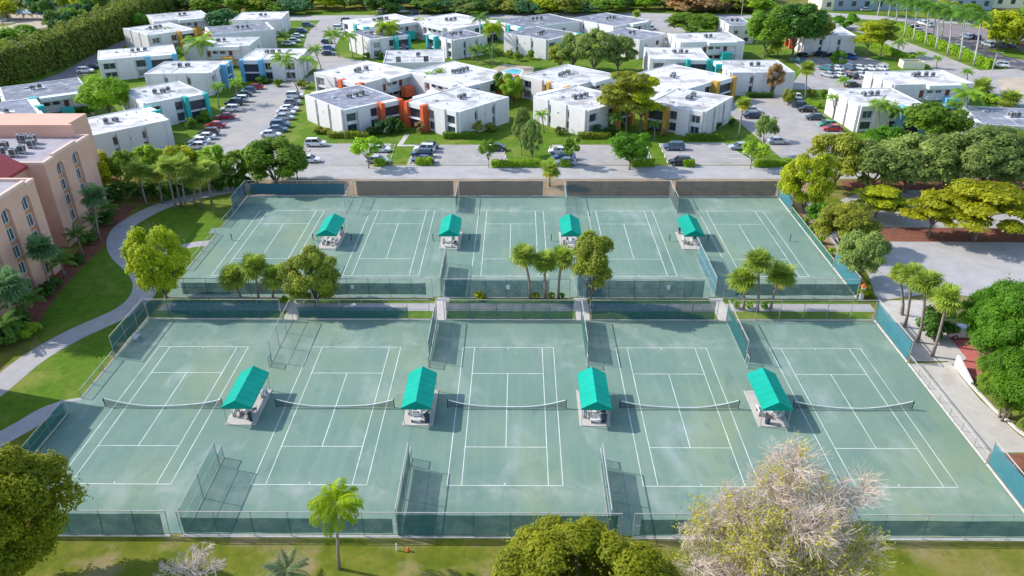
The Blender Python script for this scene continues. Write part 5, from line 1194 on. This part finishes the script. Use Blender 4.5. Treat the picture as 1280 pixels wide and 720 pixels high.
# ---------------------------------------------------------------- poles, pool and small things
def pole(px, py, top, label, cat='utility pole', mat='wood_pole', arm=True, r=.14):
    b = G(px, py); h = HT(px, py, top); t = thing('utility_pole' if arm else 'street_lamp', label, cat, b, 0, 'poles')
    part('pole', MB().cyl(0,0,0,h,r,r*.7,8), M[mat], t)
    if arm: part('cross_arm', MB().box(-1.2,1.2,-.07,.07,h-.9,h-.75), M[mat], t)
    else:
        part('lamp_arm', MB().tube([(0,0,h-.1),(.5,0,h+.1),(1.2,0,h+.05)], .05, 6), M['galv'], t); part('lamp_head', MB().box(1.0,1.7,-.16,.16,h-.05,h+.08), M['rail'], t)
pole(7,40,-6,'wooden utility pole at the far left beside the carport')
pole(150,27,2,'pale utility pole at the top end of the tall hedge')
pole(656,17,-8,'pale lamp post on the far street verge','street lamp','galv',False)
pole(926,24,-2,'leaning pale pole behind the small grey roofed block','utility pole','rail',False)
pole(1237,98,66,'pale lamp post at the upper right lane bend','street lamp','rail',False)
pole(1266,186,164,'lamp post in front of the patchy grey roof at right','street lamp','dark_metal',False)
pole(1124,392,365,'white globe lamp beside the pavement palms','street lamp','rail',False, .06)
pole(432,176,154,'slim sign post at the first street lot hedge','sign post','galv',False,.05)
def wire(px0, py0, t0, px1, py1, t1, label):
    a = G(px0, py0); a.z = t0; b = G(px1, py1); b.z = t1; pts = []
    for i in range(13):
        f = i/12; p = a.lerp(b, f); p.z -= 1.6*4*f*(1-f); pts.append(p)
    tag(part('power_line', MB().tube(pts, .035, 4), M['dark_metal']), label, 'power line', 'power lines')
wire(-60,150,9.5,150,27,9.5,'upper power line above the tall hedge'); wire(-60,152,8.6,150,27.5,8.6,'lower power line above the tall hedge')
t = thing('carport', 'dark flat carport roof on posts at the top left', 'carport', G(28,24), -.05)
part('canopy', MB().add([(-9,-3,2.6),(9,-3,2.6),(9,3,2.6),(-9,3,2.6),(-7,-2,3.4),(7,-2,3.4),(7,2,3.4),(-7,2,3.4)], [(0,1,5,4),(1,2,6,5),(2,3,7,6),(3,0,4,7),(4,5,6,7),(3,2,1,0)]) or MB().box(-9,9,-3,3,2.6,2.9), M['blue_wall'], t)
for x in (-8,-2.7,2.7,8):
    for y in (-2.6,2.6): part('post', MB().cyl(x,y,0,2.6,.08,n=6), M['rail'], t)
t = thing('swimming_pool', 'turquoise swimming pool between the middle blocks', 'swimming pool', (0,0,0))
q = [G(x,y) for x, y in ((621,92),(640,86),(652,88),(648,95),(630,98))]
mb = MB(); mb.poly(q, .05); part('water', mb, M['water'], t)
q2 = [Vector((p.x,p.y,0))+(Vector((p.x,p.y,0))-sum(q,Vector())/5).normalized()*1.2 for p in q]; mb = MB(); n = 5
mb.add([(p.x,p.y,.08) for p in q]+[(p.x,p.y,.08) for p in q2], [(i,(i+1)%n,n+(i+1)%n,n+i) for i in range(n)]); part('coping', mb, M['curb'], t)
psheet('pool_terrace', M['sand'], [(606,90),(630,80),(668,84),(664,100),(630,106)], .03)
psheet('footpath', M['concrete'], [(506,168),(512,168),(503.5,181),(497,181)], .03)
psheet('footpath', M['concrete'], [(497,181),(519,181),(519,183),(496,183)], .034)
t = thing('rubbish_enclosure', 'cream walled rubbish enclosure beside the upper right lane', 'enclosure', G(1128,86), -.1)
part('wall', MB().box(0,6,0,.25,0,2).box(0,.25,.25,4,0,2).box(5.75,6,.25,4,0,2).box(.25,5.75,3.75,4,0,2), M['cream_wall'], t); part('lid', MB().box(.6,5.4,1.2,3.4,1.2,1.35), M['dark_metal'], t)
part('container', MB().box(.7,5.3,1.3,3.3,0,1.2), M['bin'], t)
t = thing('skip_bin', 'yellow skip under the oaks on the right street', 'skip', G(1095,214), 0)
part('body', MB().add([(-1.4,-.8,0),(1.4,-.8,0),(1.4,.8,0),(-1.4,.8,0),(-1.8,-.9,1.5),(1.8,-.9,1.5),(1.8,.9,1.5),(-1.8,.9,1.5)], [(3,2,1,0),(0,1,5,4),(1,2,6,5),(2,3,7,6),(3,0,4,7)]) or MB().box(-1.6,1.6,-.85,.85,0,1.4), M['yellow'], t)
part('rim', MB().box(-1.7,1.7,-.93,-.85,1.4,1.52).box(-1.7,1.7,.85,.93,1.4,1.52).box(-1.7,-1.6,-.85,.85,1.4,1.52).box(1.6,1.7,-.85,.85,1.4,1.52), M['yellow'], t)
t = thing('ramp_wall', 'low white sloping wall at the head of the concrete pad', 'wall', (0,0,0))
a = G(1192,458); b = G(1212,482); d = (b-a); u = d.normalized(); n = Vector((-u.y,u.x,0)); L = d.length
mb = MB(); P = lambda s, o, z: (a.x+u.x*s+n.x*o, a.y+u.y*s+n.y*o, z)
mb.add([P(0,0,0),P(L,0,0),P(L,0,.5),P(0,0,1.6),P(0,.3,0),P(L,.3,0),P(L,.3,.5),P(0,.3,1.6)], [(0,1,2,3),(7,6,5,4),(3,2,6,7),(0,3,7,4),(1,5,6,2)]); part('wall', mb, M['stucco'], t)
t = thing('low_wall', 'low white kerb wall along the far side of the concrete pad', 'wall', (0,0,0)); mb = MB()
pts = [G(x,y) for x, y in ((1212,482),(1240,512),(1272,540),(1300,560))]
for a, b in zip(pts, pts[1:]):
    d = b-a; u = d.normalized(); n = Vector((-u.y,u.x,0)); mb.obox(a, u, n, 0, d.length, 0, .3, 0, .22)
part('wall', mb, M['curb'], t)
t = thing('gate_pillar', 'pale gate pillar with an orange cap at the court corner by the parking', 'pillar', G(1076,374), 0)
t.scale = (.62,.62,.75)
part('column', MB().box(-.35,.35,-.35,.35,0,2.6), M['stucco_fascia'], t); part('cap', MB().add([(-.6,-.5,2.6),(.6,-.5,2.6),(.6,.5,2.6),(-.6,.5,2.6),(0,0,3.3)], [(0,1,4),(1,2,4),(2,3,4),(3,0,4),(3,2,1,0)]) or MB().tube([(0,0,2.6),(0,0,3.3)],[.75,.08],4), M['orange'], t)
t = thing('hydrant', 'small orange hydrant on the grass below the near fence', 'hydrant', G(510,689), 0)
t.scale = (.7,.7,.7); part('barrel', MB().cyl(0,0,0,.5,.13,n=10).cyl(0,0,.05,.1,.2,n=10), M['orange'], t); part('bonnet', MB().tube([(0,0,.5),(0,0,.6),(0,0,.68)],[.16,.13,.04],10), M['orange'], t); part('outlet', MB().tube([(-.24,0,.35),(.24,0,.35)],.06,8), M['orange'], t)
tag(part('marker_post', MB().tube([(0,0,0),(0,0,.8),(0,0,.86)],[.06,.06,.03],8), M['tape']), 'short white marker post on the grass below the near fence', 'marker post').location = G(496,688)
for i, (px, py, w) in enumerate(((172,425,'lone'),)):
    p = G(px, py); bench(p.x, p.y, .045, PI/2, '%s pale bench at the left fence of the near courts' % w)

# ---------------------------------------------------------------- every label singles out one thing
from collections import defaultdict
byl = defaultdict(list)
for o in COL.objects:
    if o.parent is None and o.get('category') is None and o.get('label') is not None: o['category'] = 'thing'
for o in COL.objects:
    if o.parent is None and o.get('label'):
        if o.name.startswith(('shrub','bush')): o['category'] = 'shrub'
        elif o.name.startswith(('broadleaf','oak','bare')): o['category'] = 'tree'
        byl[o['label'].strip()].append(o)
bpy.context.view_layer.update()
for lb, os_ in byl.items():
    if len(os_) == 1: os_[0]['label'] = lb; continue
    os_.sort(key=lambda o: PJ(o.location)[0]); n = len(os_)
    for i, o in enumerate(os_):
        o['label'] = '%s, %s' % (lb, 'leftmost' if i == 0 else 'rightmost' if i == n-1 else ('%s from left' % ORD[i] if i < 14 else 'number %d from left' % (i+1)))
